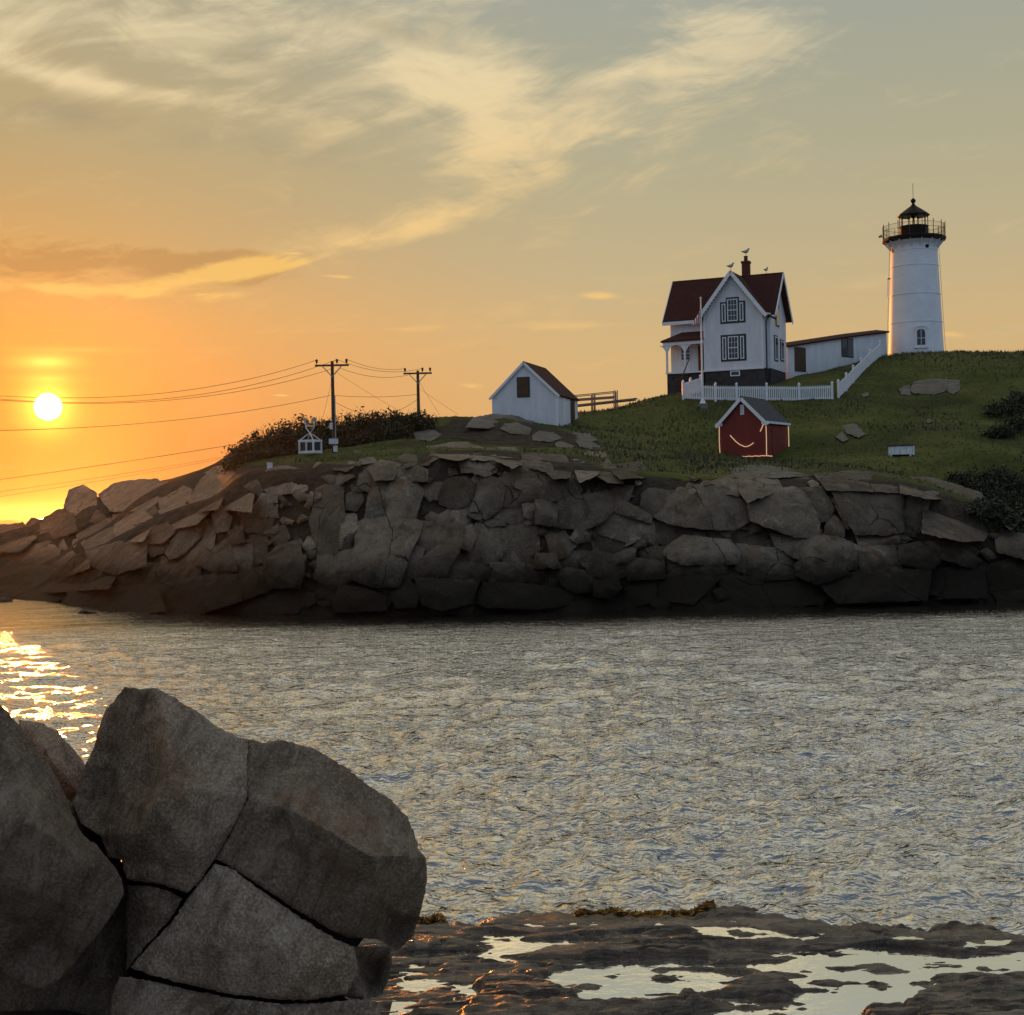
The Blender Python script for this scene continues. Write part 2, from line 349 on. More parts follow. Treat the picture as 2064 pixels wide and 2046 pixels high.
def water_mat(name, rough, ior, gain, bias, bumps=True):
    m = bpy.data.materials.new(name); m.use_nodes = True; m.node_tree.nodes.clear(); t = NT(m.node_tree); MAT[name] = m
    out = t.new('ShaderNodeOutputMaterial'); mx = t.new('ShaderNodeMixShader'); t.l.new(mx.outputs[0], out.inputs[0])
    df = t.new('ShaderNodeBsdfDiffuse'); gl = t.new('ShaderNodeBsdfAnisotropic'); fr = t.new('ShaderNodeFresnel'); fr.inputs['IOR'].default_value = ior
    P3 = t.new('ShaderNodeNewGeometry').outputs['Position']
    t.put(df.inputs['Color'], t.ramp(t.noise(P3, 0.06, 3, 0.5), [(0.3, (0.014, 0.020, 0.024, 1)), (0.7, (0.024, 0.030, 0.030, 1))]))
    gl.inputs['Color'].default_value = (0.97, 0.96, 0.93, 1); gl.inputs['Roughness'].default_value = rough
    if bumps:
        v3 = t.scale(P3, (0.68, 1, 1))
        s1 = t.noise(v3, 6.5, 2, 0.6, 0.4); s2 = t.noise(v3, 17.0, 1, 0.5); s0 = t.noise(v3, 2.3, 2, 0.6, 0.5); sA = t.noise(t.scale(P3, (0.55, 1, 1)), 0.95, 2, 0.6, 0.5)
        calm = t.mul(t.sstep(t.sep(P3)[1], 44, 61, 1.0, 0.14), t.sstep(t.noise(t.scale(P3, (0.05, 0.12, 1)), 1.0, 3, 0.6), 0.3, 0.7, 0.7, 1.2))
        nb = t.bump(t.mul(t.add(t.add(t.mul(s1, 1.7), t.mul(s2, 0.25)), t.add(t.mul(s0, 2.3), t.mul(sA, 1.9))), calm), 1.0, 0.10)
        t.put(fr.inputs['Normal'], nb); t.put(gl.inputs['Normal'], nb)
    else:
        nb = t.bump(t.noise(t.scale(P3, (0.6, 1, 1)), 7.0, 3, 0.6), 1.0, 0.004); t.put(gl.inputs['Normal'], nb)
    t.put(mx.inputs[0], t.m('MINIMUM', t.m('MULTIPLY_ADD', fr.outputs[0], gain, bias), 1.0)); t.l.new(df.outputs[0], mx.inputs[1]); t.l.new(gl.outputs[0], mx.inputs[2])


water_mat('sea_water', 0.09, 1.5, 4.6, 0.05)
water_mat('pool_water', 0.03, 1.6, 2.0, 0.75, bumps=False)


# ------------------------------------------------------------------ mesh helpers
class MB:
    def __init__(s): s.v = []; s.f = []
    def raw(s, vs, fs):
        o = len(s.v); s.v += [tuple(v) for v in vs]; s.f += [tuple(i + o for i in f) for f in fs]; return s
    def box(s, x0, x1, y0, y1, z0, z1):
        return s.raw([(x0, y0, z0), (x1, y0, z0), (x1, y1, z0), (x0, y1, z0), (x0, y0, z1), (x1, y0, z1), (x1, y1, z1), (x0, y1, z1)],
                     [(0, 3, 2, 1), (4, 5, 6, 7), (0, 1, 5, 4), (1, 2, 6, 5), (2, 3, 7, 6), (3, 0, 4, 7)])
    def bar(s, p, q, wx, wz, up=(0, 0, 1)):
        p, q = Vector(p), Vector(q); d = (q - p).normalized(); u = Vector(up)
        if abs(d.dot(u)) > 0.95: u = Vector((1, 0, 0))
        r = d.cross(u).normalized() * wx / 2; n = r.cross(d).normalized() * wz / 2
        vs = [e + a * r + b * n for e in (p, q) for a, b in ((-1, -1), (1, -1), (1, 1), (-1, 1))]
        return s.raw(vs, [(0, 1, 2, 3), (7, 6, 5, 4), (0, 4, 5, 1), (1, 5, 6, 2), (2, 6, 7, 3), (3, 7, 4, 0)])
    def tube(s, pts, rad, n=6, caps=True):
        pts = [Vector(p) for p in pts]; rads = rad if isinstance(rad, (list, tuple)) else [rad] * len(pts)
        rings = []
        for i, p in enumerate(pts):
            d = (pts[min(i + 1, len(pts) - 1)] - pts[max(i - 1, 0)]).normalized()
            u = Vector((0, 0, 1)) if abs(d.z) < 0.9 else Vector((1, 0, 0))
            a = d.cross(u).normalized(); b = a.cross(d)
            rings.append([p + (a * math.cos(2 * PI * k / n) + b * math.sin(2 * PI * k / n)) * rads[i] for k in range(n)])
        vs = [v for r in rings for v in r]; fs = []
        for i in range(len(rings) - 1):
            for k in range(n): fs.append((i * n + k, i * n + (k + 1) % n, (i + 1) * n + (k + 1) % n, (i + 1) * n + k))
        if caps: fs += [tuple(range(n))[::-1], tuple((len(rings) - 1) * n + k for k in range(n))]
        return s.raw(vs, fs)
    def lathe(s, prof, n=24, c=(0, 0, 0), a0=0.0):
        vs = []; fs = []
        for r, z in prof: vs += [(c[0] + r * math.cos(a0 + 2 * PI * k / n), c[1] + r * math.sin(a0 + 2 * PI * k / n), c[2] + z) for k in range(n)]
        for i in range(len(prof) - 1):
            for k in range(n): fs.append((i * n + k, i * n + (k + 1) % n, (i + 1) * n + (k + 1) % n, (i + 1) * n + k))
        fs += [tuple(range(n))[::-1], tuple((len(prof) - 1) * n + k for k in range(n))]
        return s.raw(vs, fs)
    def prism(s, poly, axis, a, b):
        """poly in the two other axes, extruded along axis from a to b"""
        n = len(poly)
        def pt(p, t): return {'x': (t, p[0], p[1]), 'y': (p[0], t, p[1]), 'z': (p[0], p[1], t)}[axis]
        vs = [pt(p, a) for p in poly] + [pt(p, b) for p in poly]
        return s.raw(vs, [tuple(range(n)), tuple(range(2 * n - 1, n - 1, -1))] + [(i, i + n, (i + 1) % n + n, (i + 1) % n) for i in range(n)])
    def build(s, name, m, parent=None, smooth=None):
        me = bpy.data.meshes.new(name); me.from_pydata(s.v, [], s.f)
        bm = bmesh.new(); bm.from_mesh(me); bmesh.ops.recalc_face_normals(bm, faces=bm.faces); bm.to_mesh(me); bm.free()
        me.materials.append(MAT[m])
        if smooth is not None:
            me.shade_smooth(); me.set_sharp_from_angle(angle=math.radians(smooth))
        o = bpy.data.objects.new(name, me); COL.objects.link(o)
        if parent: o.parent = parent
        return o


def tag(o, label, cat, group=None):
    o['label'] = label; o['category'] = cat
    if group: o['group'] = group
    return o


def thing(name, label, cat, loc=(0, 0, 0), rz=0.0, group=None):
    o = bpy.data.objects.new(name, None); COL.objects.link(o); o.empty_display_size = 0.5
    o.location = loc; o.rotation_euler = (0, 0, rz); return tag(o, label, cat, group)


def npmesh(name, V, Fq, m, parent=None, smooth=True):
    me = bpy.data.meshes.new(name); V = np.asarray(V, np.float32); Fq = np.asarray(Fq, np.int32); k = Fq.shape[1]
    me.vertices.add(len(V)); me.vertices.foreach_set('co', V.ravel())
    me.loops.add(Fq.size); me.loops.foreach_set('vertex_index', Fq.ravel())
    me.polygons.add(len(Fq)); me.polygons.foreach_set('loop_start', np.arange(0, Fq.size, k, dtype=np.int32))
    me.update(calc_edges=True); me.validate()
    if smooth: me.shade_smooth()
    me.materials.append(MAT[m])
    o = bpy.data.objects.new(name, me); COL.objects.link(o)
    if parent: o.parent = parent
    return o


def gridfaces(nr, nc):
    i = np.arange(nr - 1)[:, None] * nc + np.arange(nc - 1)[None, :]
    return np.stack([i, i + 1, i + nc + 1, i + nc], -1).reshape(-1, 4)


def vnoise(x, y, seed=0):
    """vectorised value noise"""
    xi = np.floor(x).astype(np.int64); yi = np.floor(y).astype(np.int64); xf = x - xi; yf = y - yi
    def h(a, b):
        n = (a * 374761393 + b * 668265263 + seed * 974711) & 0xffffffff
        n = ((n ^ (n >> 13)) * 1274126177) & 0xffffffff
        return ((n ^ (n >> 16)) & 0xffff) / 65535.0
    u = xf * xf * (3 - 2 * xf); v = yf * yf * (3 - 2 * yf)
    return (h(xi, yi) * (1 - u) + h(xi + 1, yi) * u) * (1 - v) + (h(xi, yi + 1) * (1 - u) + h(xi + 1, yi + 1) * u) * v


def fbm(x, y, oct=4, seed=0, gain=0.5):
    s = 0; a = 1; t = 0
    for i in range(oct):
        s = s + a * vnoise(x * 2 ** i + i * 17.3, y * 2 ** i - i * 9.1, seed + i); t += a; a *= gain
    return s / t - 0.5


def nsmooth(x, a, b):
    t = np.clip((x - a) / (b - a), 0, 1); return t * t * (3 - 2 * t)


def poly_dist(p, poly):
    """signed distance (inside positive) of points to a polygon"""
    p = np.asarray(p, float); poly = np.asarray(poly, float); d = np.full(len(p), 1e9); ins = np.zeros(len(p), bool)
    for i in range(len(poly)):
        a = poly[i]; b = poly[(i + 1) % len(poly)]; e = b - a; wv = p - a
        t_ = np.clip((wv @ e) / max(1e-9, e @ e), 0, 1); d = np.minimum(d, np.hypot(*(wv - t_[:, None] * e).T))
        c = ((a[1] > p[:, 1]) != (b[1] > p[:, 1])) & (p[:, 0] < (b[0] - a[0]) * (p[:, 1] - a[1]) / (b[1] - a[1] + 1e-12) + a[0]); ins ^= c
    return np.where(ins, d, -d)


# ------------------------------------------------------------------ the island
CP = []                                                  # (x, y, z) control points of the hill
for du, dv, Y in [
    (480, 882, 73), (620, 868, 72), (760, 852, 72), (900, 850, 72.5), (1100, 864, 72), (1300, 895, 70), (1450, 893, 70), (1600, 895, 70), (1760, 907, 71),
    (1850, 960, 72), (1932, 1010, 73), (1990, 1010, 75),
    (-60, 990, 118), (0, 987, 118), (90, 987, 116), (140, 932, 104), (185, 935, 98), (240, 920, 92), (330, 910, 86), (380, 903, 84), (450, 874, 83),
    (500, 850, 88), (600, 822, 92), (700, 806, 95), (800, 790, 96), (880, 786, 93), (950, 786, 92.5), (1010, 800, 93),
    (930, 792, 97), (1000, 797, 95), (1055, 802, 95), (1090, 805, 98), (1100, 774, 104), (1180, 760, 106), (1255, 744, 109), (1265, 741, 110),
    (1350, 862, 88), (1490, 862, 88), (1440, 868, 85), (1300, 815, 95), (1200, 820, 95), (1150, 850, 86), (1000, 838, 83), (860, 838, 84), (720, 846, 80),
    (1288, 753, 104), (1380, 756, 103), (1470, 754, 103), (1570, 752, 103), (1600, 735, 106), (1640, 700, 112), (1670, 672, 119), (1455, 728, 110.5), (1490, 706, 112), (1520, 706, 113),
    (1600, 690, 117), (1676, 670, 122), (1730, 666, 123), (1785, 664, 123), (1850, 664, 122), (1932, 662, 121), (2000, 665, 120),
    (1700, 735, 107), (1800, 735, 106), (1900, 730, 106), (1700, 800, 96), (1800, 795, 96), (1920, 800, 94), (1560, 800, 95), (1700, 864, 85), (1850, 864, 83), (1932, 866, 83), (1600, 870, 84),
]:
    CP.append(tuple(PD(du, dv, Y)))
for x, y, z in [(-60, 100, 2), (-45, 132, 2.5), (-31, 90, 1.6), (-33, 100, 2.6), (-27, 88, 1.8), (-28, 96, 3.0), (-40, 105, 2.4), (-25, 125, 4), (-5, 130, 6), (10, 130, 8), (20, 132, 10), (34, 138, 13), (50, 136, 13), (60, 120, 15), (60, 90, 6), (-45, 92, 1), (-20, 108, 7.5), (0, 114, 9.5),
                (20.5, 113, 13.2), (17, 116, 13.0), (34.8, 126, 16.9), (34.8, 130, 16), (26, 123, 15.2), (8, 106, 11.2)]:
    CP.append((x, y, z))
CP = np.array(CP)


def tps_fit(p):
    n = len(p); d = np.hypot(p[:, None, 0] - p[None, :, 0], p[:, None, 1] - p[None, :, 1])
    Km = np.where(d > 0, d * d * np.log(d + 1e-9), 0) + np.eye(n) * 6.0
    Pm = np.c_[np.ones(n), p[:, :2]]; Am = np.zeros((n + 3, n + 3)); Am[:n, :n] = Km; Am[:n, n:] = Pm; Am[n:, :n] = Pm.T
    return np.linalg.solve(Am, np.r_[p[:, 2], 0, 0, 0])


TW = tps_fit(CP)


def tps(x, y):
    s = TW[-3] + TW[-2] * x + TW[-1] * y
    for (px, py, _), wt in zip(CP, TW[:-3]):
        d2 = (x - px) ** 2 + (y - py) ** 2
        s = s + wt * 0.5 * d2 * np.log(d2 + 1e-12)
    return s


SH_U = [-600, 0, 100, 150, 250, 420, 600, 1000, 1900, 2064, 2500]; SH_Y = [84, 81.5, 79, 72, 69, 65.5, 63, 62.6, 62.6, 63.5, 66]
SL_U = [-600, 0, 250, 450, 650, 1200, 1600, 2000, 2500]; SL_K = [6.0, 6.0, 2.2, 1.0, 0.7, 0.7, 0.7, 0.8, 1.0]


def shore(x, y):
    u = 1032 + FPX * x / y; return np.interp(u, SH_U, SH_Y), np.interp(u, SL_U, SL_K)


def height(x, y, rough=True):
    zt = tps(x, y); ys, k = shore(x, y)
    zc = (y - ys - 0.25 - (2.6 * fbm(x * 0.22, y * 0.05, 2, 15) if rough else 0)) / k
    if rough: zc = zc + fbm(x * 0.35, y * 0.35, 3, 5) * 1.2; uu = 1032 + FPX * x / y; zt = zt - 0.45 * (1 - nsmooth(uu, 400, 520)) - 0.6 * nsmooth(uu, 150, 230) * (1 - nsmooth(uu, 420, 500)) + fbm(x * 0.12, y * 0.12, 3, 9) * 0.5 + fbm(x * 0.8, y * 0.8, 3, 2) * 0.22
    q = 0.8; hh = np.clip(0.5 + 0.5 * (zt - zc) / q, 0, 1)
    z = zt * (1 - hh) + zc * hh - q * hh * (1 - hh)
    return z, zt - zc


gx = np.arange(-62, 62.01, 0.4); gy = np.arange(58, 140.01, 0.4)
GX, GY = np.meshgrid(gx, gy); GZ, GD = height(GX, GY)
GZ = np.maximum(GZ, -2.5)
island = npmesh('island', np.stack([GX, GY, GZ], -1).reshape(-1, 3), gridfaces(len(gy), len(gx)), 'turf')
island['kind'] = 'structure'
u_ = 1032 + FPX * GX / GY
pa = GX / GY * FPX; pb = (EYE - GZ) / GY * FPX                                  # where each ground point lies as seen from the shore path
PU = 1032 + pa * math.cos(ROLL) + pb * math.sin(ROLL); PVv = 1023 - pa * math.sin(ROLL) + pb * math.cos(ROLL)
CE = np.array([(0, 900), (300, 900), (440, 878), (620, 872), (700, 878), (800, 852), (900, 846), (1080, 858), (1140, 884), (1300, 905), (1450, 890), (1560, 896), (1700, 906), (1760, 918), (1850, 962), (1880, 1015), (1932, 1030), (2100, 1040)]) * 1.06832
rk = nsmooth(PVv - np.interp(PU, CE[:, 0], CE[:, 1]), -4, 8) * (GY < 86)
oc_ = np.array([(770, 812), (880, 785), (1000, 794), (1080, 812), (1140, 832), (1150, 850), (1000, 848), (850, 834), (760, 834)]) * 1.06832
rk = np.maximum(rk, .8 * nsmooth(poly_dist(np.stack([PU.ravel(), PVv.ravel()], -1), oc_).reshape(PU.shape), -6, 14) * (GY < 100))
rk = np.maximum(rk, 1 - nsmooth(u_ - 14 * (GZ - 5.5), 360, 560))            # bare rock at the low seaward end
at = island.data.attributes.new('rock', 'FLOAT', 'POINT'); at.data.foreach_set('value', rk.ravel().astype(np.float32))


def gz(x, y):
    fx = np.clip((np.asarray(x) - gx[0]) / 0.4, 0, len(gx) - 1.001); fy = np.clip((np.asarray(y) - gy[0]) / 0.4, 0, len(gy) - 1.001)
    i = fx.astype(int); j = fy.astype(int); a = fx - i; b = fy - j
    return (GZ[j, i] * (1 - a) + GZ[j, i + 1] * a) * (1 - b) + (GZ[j + 1, i] * (1 - a) + GZ[j + 1, i + 1] * a) * b


SY = np.arange(60, 128, 0.2)


def hitY(u, v):
    """distance at which the line of sight through photo pixels meets the hill (closest approach if it misses)"""
    u = np.atleast_1d(np.asarray(u, float)); v = np.atleast_1d(np.asarray(v, float)); x = u - 1032; y = v - 1023
    a = ((x * math.cos(ROLL) - y * math.sin(ROLL)) / FPX)[:, None]; b = ((x * math.sin(ROLL) + y * math.cos(ROLL)) / FPX)[:, None]
    d = (EYE - b * SY[None]) - gz(a * SY[None], np.broadcast_to(SY[None], (len(u), len(SY))))
    k = np.argmax(d < 0, 1); i = np.arange(len(u)); hit = d[i, k] < 0; k0 = np.maximum(k - 1, 0)
    yy = SY[k] - np.where(k > 0, 0.2 * (-d[i, k]) / np.maximum(1e-6, d[i, k0] - d[i, k]), 0)
    return np.where(hit, yy, SY[np.argmin(d, 1)])


def ground(u, v): return P(u, v, float(hitY(u, v)[0]))


# ------------------------------------------------------------------ rock blocks
def fray(poly, step, amp, r):
    out = []
    for i in range(len(poly)):
        a = np.array(poly[i], float); b = np.array(poly[(i + 1) % len(poly)], float); L = np.hypot(*(b - a)); n = max(1, int(L / step)); nv = np.array([-(b - a)[1], (b - a)[0]]) / max(L, 1e-6)
        for k in range(n):
            q = a + (b - a) * k / n
            if k: q = q + nv * r.normal(0, amp)
            out.append(q)
    return np.array(out)


def patch(poly, step, r, amp):
    """outline points, interior points, triangles of a frayed polygon"""
    ol = fray(poly, step, amp, r); lo = ol.min(0); hi_ = ol.max(0)
    xs = np.arange(lo[0], hi_[0] + step, step); ys = np.arange(lo[1], hi_[1] + step * .87, step * .87)
    g = np.array([(x + (step / 2 if j % 2 else 0), y) for j, y in enumerate(ys) for x in xs]) + 0.0
    g = g + r.uniform(-.2, .2, g.shape) * step
    g = g[poly_dist(g, ol) > step * 0.55]
    pts = np.r_[ol, g] if len(g) else ol
    n = len(ol)
    vo, eo, fo = geometry.delaunay_2d_cdt([Vector(p) for p in pts], [(i, (i + 1) % n) for i in range(n)], [], 1, 1e-4)[:3]
    return np.array([tuple(v) for v in vo]), [tuple(f) for f in fo], eo


def border(tris):
    c = {}
    for f in tris:
        for i in range(len(f)):
            e = (f[i], f[(i + 1) % len(f)]); c[e] = c.get(e, 0) + 1
    return [e for e in c if (e[1], e[0]) not in c]


def inset(poly, d):
    poly = np.array(poly, float); n = len(poly); out = []
    area = sum(poly[i][0] * poly[(i + 1) % n][1] - poly[(i + 1) % n][0] * poly[i][1] for i in range(n)); sg = 1 if area > 0 else -1
    for i in range(n):
        a, b, c = poly[i - 1], poly[i], poly[(i + 1) % n]; e1 = (b - a) / max(1e-6, np.hypot(*(b - a))); e2 = (c - b) / max(1e-6, np.hypot(*(c - b)))
        nn_ = sg * np.array([-(e1 + e2)[1], (e1 + e2)[0]]); out.append(b + nn_ / max(.6, np.hypot(*nn_)) * d)
    return out


def block(poly, name, parent, m, r, depth=1.6, bulge=0.5, step=7, shrink=1.5, soft=14, Yf=None, lift=0.0):
    poly = np.array(poly, float); c = poly.mean(0)
    poly = np.array(inset(poly, shrink)); c = poly.mean(0)
    pts, tris, _ = patch(poly, step, r, step * 0.12)
    size = math.sqrt(max(1, np.ptp(poly[:, 0]) * np.ptp(poly[:, 1])))
    Yh = hitY(pts[:, 0], pts[:, 1]) if Yf is None else np.array([Yf(*p) for p in pts])
    if Yf is None:                                         # even out the ground line so that the block has planes of its own
        Q = np.c_[np.ones(len(pts)), pts - c]; w_, *_ = np.linalg.lstsq(Q, Yh, rcond=None); Yh = 0.25 * Yh + 0.75 * (Q @ w_)
    mpp = Yh.mean() / FPX                                  # metres per pixel
    q = (pts - c) / size; off = np.full(len(pts), 1e9)
    planes = [(r.normal(0, .6), r.normal(0, .5), 1.0), (r.normal(0, .5), 1.7, r.uniform(.62, 1.05)), (1.2, r.normal(0, .7), r.uniform(1.0, 1.25)), (-1.2, r.normal(0, .7), r.uniform(1.0, 1.25)), (r.normal(0, .8), -1.4, r.uniform(.95, 1.25)), (r.normal(0, 1.2), r.normal(0, 1.2), r.uniform(.95, 1.1))]
    for ax, ay, o in planes: off = np.minimum(off, o + ax * q[:, 0] + ay * q[:, 1] - 0.0)
    d = np.maximum(poly_dist(pts, poly), 0); t_ = np.clip(d / soft, 0, 1); rim = np.sqrt(np.maximum(0, 1 - (1 - t_) ** 2))
    off = bulge * (0.35 + 0.65 * np.clip(off, -0.6, 1.2)) - (1 - rim) * soft * mpp * 0.9 + lift
    nz = fbm(pts[:, 0] * mpp * 1.3 + c[0], pts[:, 1] * mpp * 1.3, 3, int(c[0])) * 0.28 * min(1, bulge * 2.2) + fbm(pts[:, 0] * mpp * 5, pts[:, 1] * mpp * 5, 2, int(c[1])) * 0.06
    Yf_ = Yh - off - nz
    V = [P(p[0], p[1], y) for p, y in zip(pts, Yf_)]
    bd = border(tris); n = len(V); loop = {e[0]: e[1] for e in bd}; idx = {}
    for a in loop:
        idx[a] = len(V); p = c + (pts[a] - c) * 0.96; V.append(P(p[0], p[1], Yh[a] + depth * 0.55))
    F_ = list(tris) + [(b, a, idx[a], idx[b]) for a, b in bd if b in idx]
    st = next(iter(loop)); lp = [st]; k = loop[st]
    while k != st and len(lp) < len(loop) and k in loop: lp.append(k); k = loop[k]
    if len(lp) == len(loop): F_.append(tuple(idx[a] for a in lp))
    mb = MB(); mb.raw(V, F_); return mb.build(name, m, parent, smooth=38)


def cM(L): return [(600 + x / 2.76, 880 + y / 2.76) for x, y in L]
def cL(L): return [(x / 2.76, 880 + y / 2.76) for x, y in L]
def cR(L): return [(1200 + x / 2.236, 880 + y / 2.236) for x, y in L]
def c3(L): return [(900 + x / 4.83, 680 + y / 4.83) for x, y in L]
def c6(L): return [(1660 + x / 3.547, 700 + y / 3.547) for x, y in L]


MID = [
 [(435,230),(500,230),(490,310),(480,450),(380,450),(400,340)], [(500,330),(560,180),(650,260),(690,300),(640,450),(485,452)],
 [(340,480),(390,455),(640,465),(690,480),(660,560),(620,640),(580,760),(560,830),(430,830),(300,790),(310,690),(330,600)],
 [(100,300),(160,275),(245,290),(250,420),(240,560),(210,650),(130,660),(90,560),(75,470),(95,400)],
 [(690,480),(760,470),(700,590),(680,700),(640,780),(580,830),(600,720),(660,590)], [(700,490),(850,470),(860,510),(800,590),(720,660),(690,640),(680,560)],
 [(860,510),(870,475),(915,500),(910,560),(890,640),(850,700),(820,780),(640,785),(690,690),(740,650),(800,600)], [(770,460),(870,385),(880,450),(870,480),(760,475)],
 [(885,440),(900,370),(960,355),(975,390),(930,470),(905,490),(880,470)], [(960,430),(1010,340),(1020,260),(1060,230),(1100,250),(1130,290),(1120,380),(1060,430),(1020,450)],
 [(1110,250),(1150,280),(1230,310),(1245,370),(1200,390),(1130,380),(1125,300)], [(1130,240),(1160,215),(1210,225),(1215,270),(1190,285),(1140,270)],
 [(1100,440),(1120,400),(1170,385),(1240,400),(1265,450),(1240,470),(1110,465)], [(1205,190),(1240,165),(1330,160),(1400,180),(1420,230),(1380,270),(1290,290),(1220,260)],
 [(1380,270),(1430,220),(1500,220),(1560,290),(1550,320),(1480,345),(1350,345),(1350,300)], [(1230,300),(1345,300),(1345,350),(1240,350)],
 [(1260,110),(1470,120),(1510,180),(1500,210),(1430,215),(1390,175),(1270,150)], [(920,110),(1060,75),(1200,70),(1245,100),(1240,150),(1190,165),(1100,120),(980,120)],
 [(730,60),(920,45),(1020,65),(960,95),(880,110),(800,95)], [(970,170),(1040,125),(1100,140),(1100,190),(1050,210),(990,200)],
 [(810,310),(840,260),(940,255),(1000,300),(990,350),(880,385),(810,360)], [(710,260),(820,265),(800,330),(740,345),(705,310)],
 [(410,185),(470,155),(550,165),(520,215),(440,220)], [(560,175),(640,160),(715,190),(715,240),(640,240)], [(360,220),(400,190),(415,240),(390,290),(350,270)],
 [(285,330),(345,290),(350,350),(320,400),(280,400)], [(960,620),(1010,500),(1080,490),(1140,500),(1165,560),(1130,640),(1080,690),(970,695)],
 [(1165,500),(1200,485),(1330,500),(1330,600),(1325,690),(1250,700),(1120,700),(1125,640)], [(920,520),(960,510),(975,560),(950,620),(915,600)],
 [(1000,465),(1140,465),(1150,490),(1010,495)], [(1330,355),(1450,360),(1430,490),(1330,480)], [(1450,360),(1740,315),(1750,390),(1700,450),(1590,500),(1440,490)],
 [(1670,570),(1690,535),(1870,560),(1880,600),(1760,670),(1680,640)], [(1760,670),(1880,610),(1870,680),(1800,720),(1740,700)],
 [(1600,700),(1660,645),(1740,680),(1830,760),(1750,780),(1640,745)], [(1480,730),(1510,660),(1600,650),(1640,660),(1580,740)],
 [(1380,535),(1440,570),(1480,550),(1530,600),(1480,650),(1430,660)], [(1530,560),(1560,510),(1620,530),(1615,570),(1560,580)], [(1330,720),(1340,670),(1420,670),(1440,715)],
 [(1080,710),(1250,715),(1260,810),(1075,805)], [(1260,720),(1370,730),(1350,800),(1265,810)], [(950,740),(1010,715),(1070,740),(1060,800),(950,800)],
 [(1360,740),(1450,730),(1490,770),(1460,830),(1370,830)], [(1450,760),(1500,745),(1780,790),(1780,840),(1560,855),(1480,820)],
 [(660,790),(1005,805),(960,920),(800,960),(700,930)], [(990,920),(1040,820),(1300,830),(1560,870),(1500,930),(1340,950),(1050,940)],
 [(205,920),(240,830),(370,850),(520,900),(490,960),(210,970)], [(740,940),(980,920),(960,970),(760,970)], [(1180,920),(1340,950),(1330,985),(1200,985)],
 [(1350,950),(1780,900),(1790,950),(1700,985),(1360,990)], [(1555,130),(1620,110),(1700,110),(1720,140),(1650,190),(1580,230),(1570,190)],
 [(1650,200),(1720,140),(1800,220),(1800,250),(1730,240)], [(1480,260),(1530,220),(1570,300),(1560,330)], [(1650,240),(1760,270),(1740,310),(1650,320)],
 [(1760,290),(1850,290),(1820,350),(1770,345)], [(1740,170),(1900,160),(1930,210),(1800,210)], [(1020,720),(850,700),(830,790),(940,800)], [(520,850),(600,800),(660,860),(640,930),(560,930)],
 [(1250,355),(1320,355),(1320,470),(1270,440)], [(250,430),(320,440),(330,560),(290,640),(240,620)], [(130,680),(300,640),(290,780),(200,830),(110,780)],
]
LEFT = [
 [(945,650),(1010,520),(1110,480),(1090,550),(1010,630),(950,660)], [(950,665),(1080,570),(1170,430),(1195,500),(1180,600),(1140,690),(1080,710),(960,700)],
 [(1190,440),(1240,415),(1275,450),(1260,510),(1215,520)], [(1100,710),(1160,650),(1280,560),(1300,640),(1310,740),(1190,745)], [(1410,400),(1470,330),(1530,310),(1540,440),(1440,430)],
 [(1350,470),(1400,425),(1520,450),(1500,520),(1370,530)], [(1480,680),(1560,610),(1660,610),(1680,720),(1660,830),(1500,830),(1480,740)], [(1290,540),(1340,510),(1340,570),(1300,580)],
 [(630,790),(700,730),(850,720),(1110,730),(1100,800),(880,840),(700,810)], [(360,940),(400,880),(500,850),(640,840),(860,850),(900,960),(600,960)], [(880,850),(1100,810),(1300,760),(1320,900),(1100,960),(900,960)],
 [(1310,600),(1390,590),(1380,720),(1320,740)], [(300,720),(380,670),(480,690),(480,720),(380,750)], [(820,610),(880,570),(940,580),(930,630),(840,660)],
 [(375,380),(400,312),(460,290),(520,325),(520,400),(430,430)], [(250,460),(330,415),(400,410),(420,520),(300,560)], [(560,325),(640,275),(770,255),(870,250),(900,330),(800,400),(620,400)],
 [(870,255),(990,265),(1060,300),(1010,400),(900,400)], [(0,510),(120,497),(180,560),(100,620),(0,620)], [(160,490),(180,468),(250,478),(260,510),(180,520)], [(1000,272),(1110,245),(1200,185),(1330,155),(1300,260),(1100,330)],
 [(1080,360),(1180,320),(1250,310),(1200,390),(1090,410)], [(650,450),(760,400),(840,470),(780,560),(660,560)], [(760,500),(900,480),(960,520),(900,570),(790,580)], [(420,520),(640,460),(660,600),(500,640)],
 [(0,640),(150,600),(320,640),(300,720),(100,740),(0,730)], [(0,750),(200,730),(400,760),(640,770),(600,830),(300,850),(0,830)], [(0,840),(260,850),(380,880),(300,900),(0,905)], [(1530,560),(1580,490),(1600,560),(1560,610)],
 [(1440,260),(1500,200),(1600,190),(1700,210),(1690,280),(1520,300)], [(500,650),(660,610),(800,600),(790,700),(640,740),(520,700)], [(900,420),(1040,400),(1160,410),(1080,470),(960,500)], [(1400,560),(1480,550),(1470,680),(1400,720)],
 [(1330,760),(1470,740),(1490,840),(1340,900)], [(1340,910),(1660,840),(1700,900),(1640,970),(1330,980)], [(1050,345),(1090,420),(1180,400),(1280,390),(1390,410),(1400,330),(1280,290)],
 [(-160,560),(-20,510),(-20,640),(-160,660)], [(-160,680),(-10,650),(-10,860),(-160,880)],
]
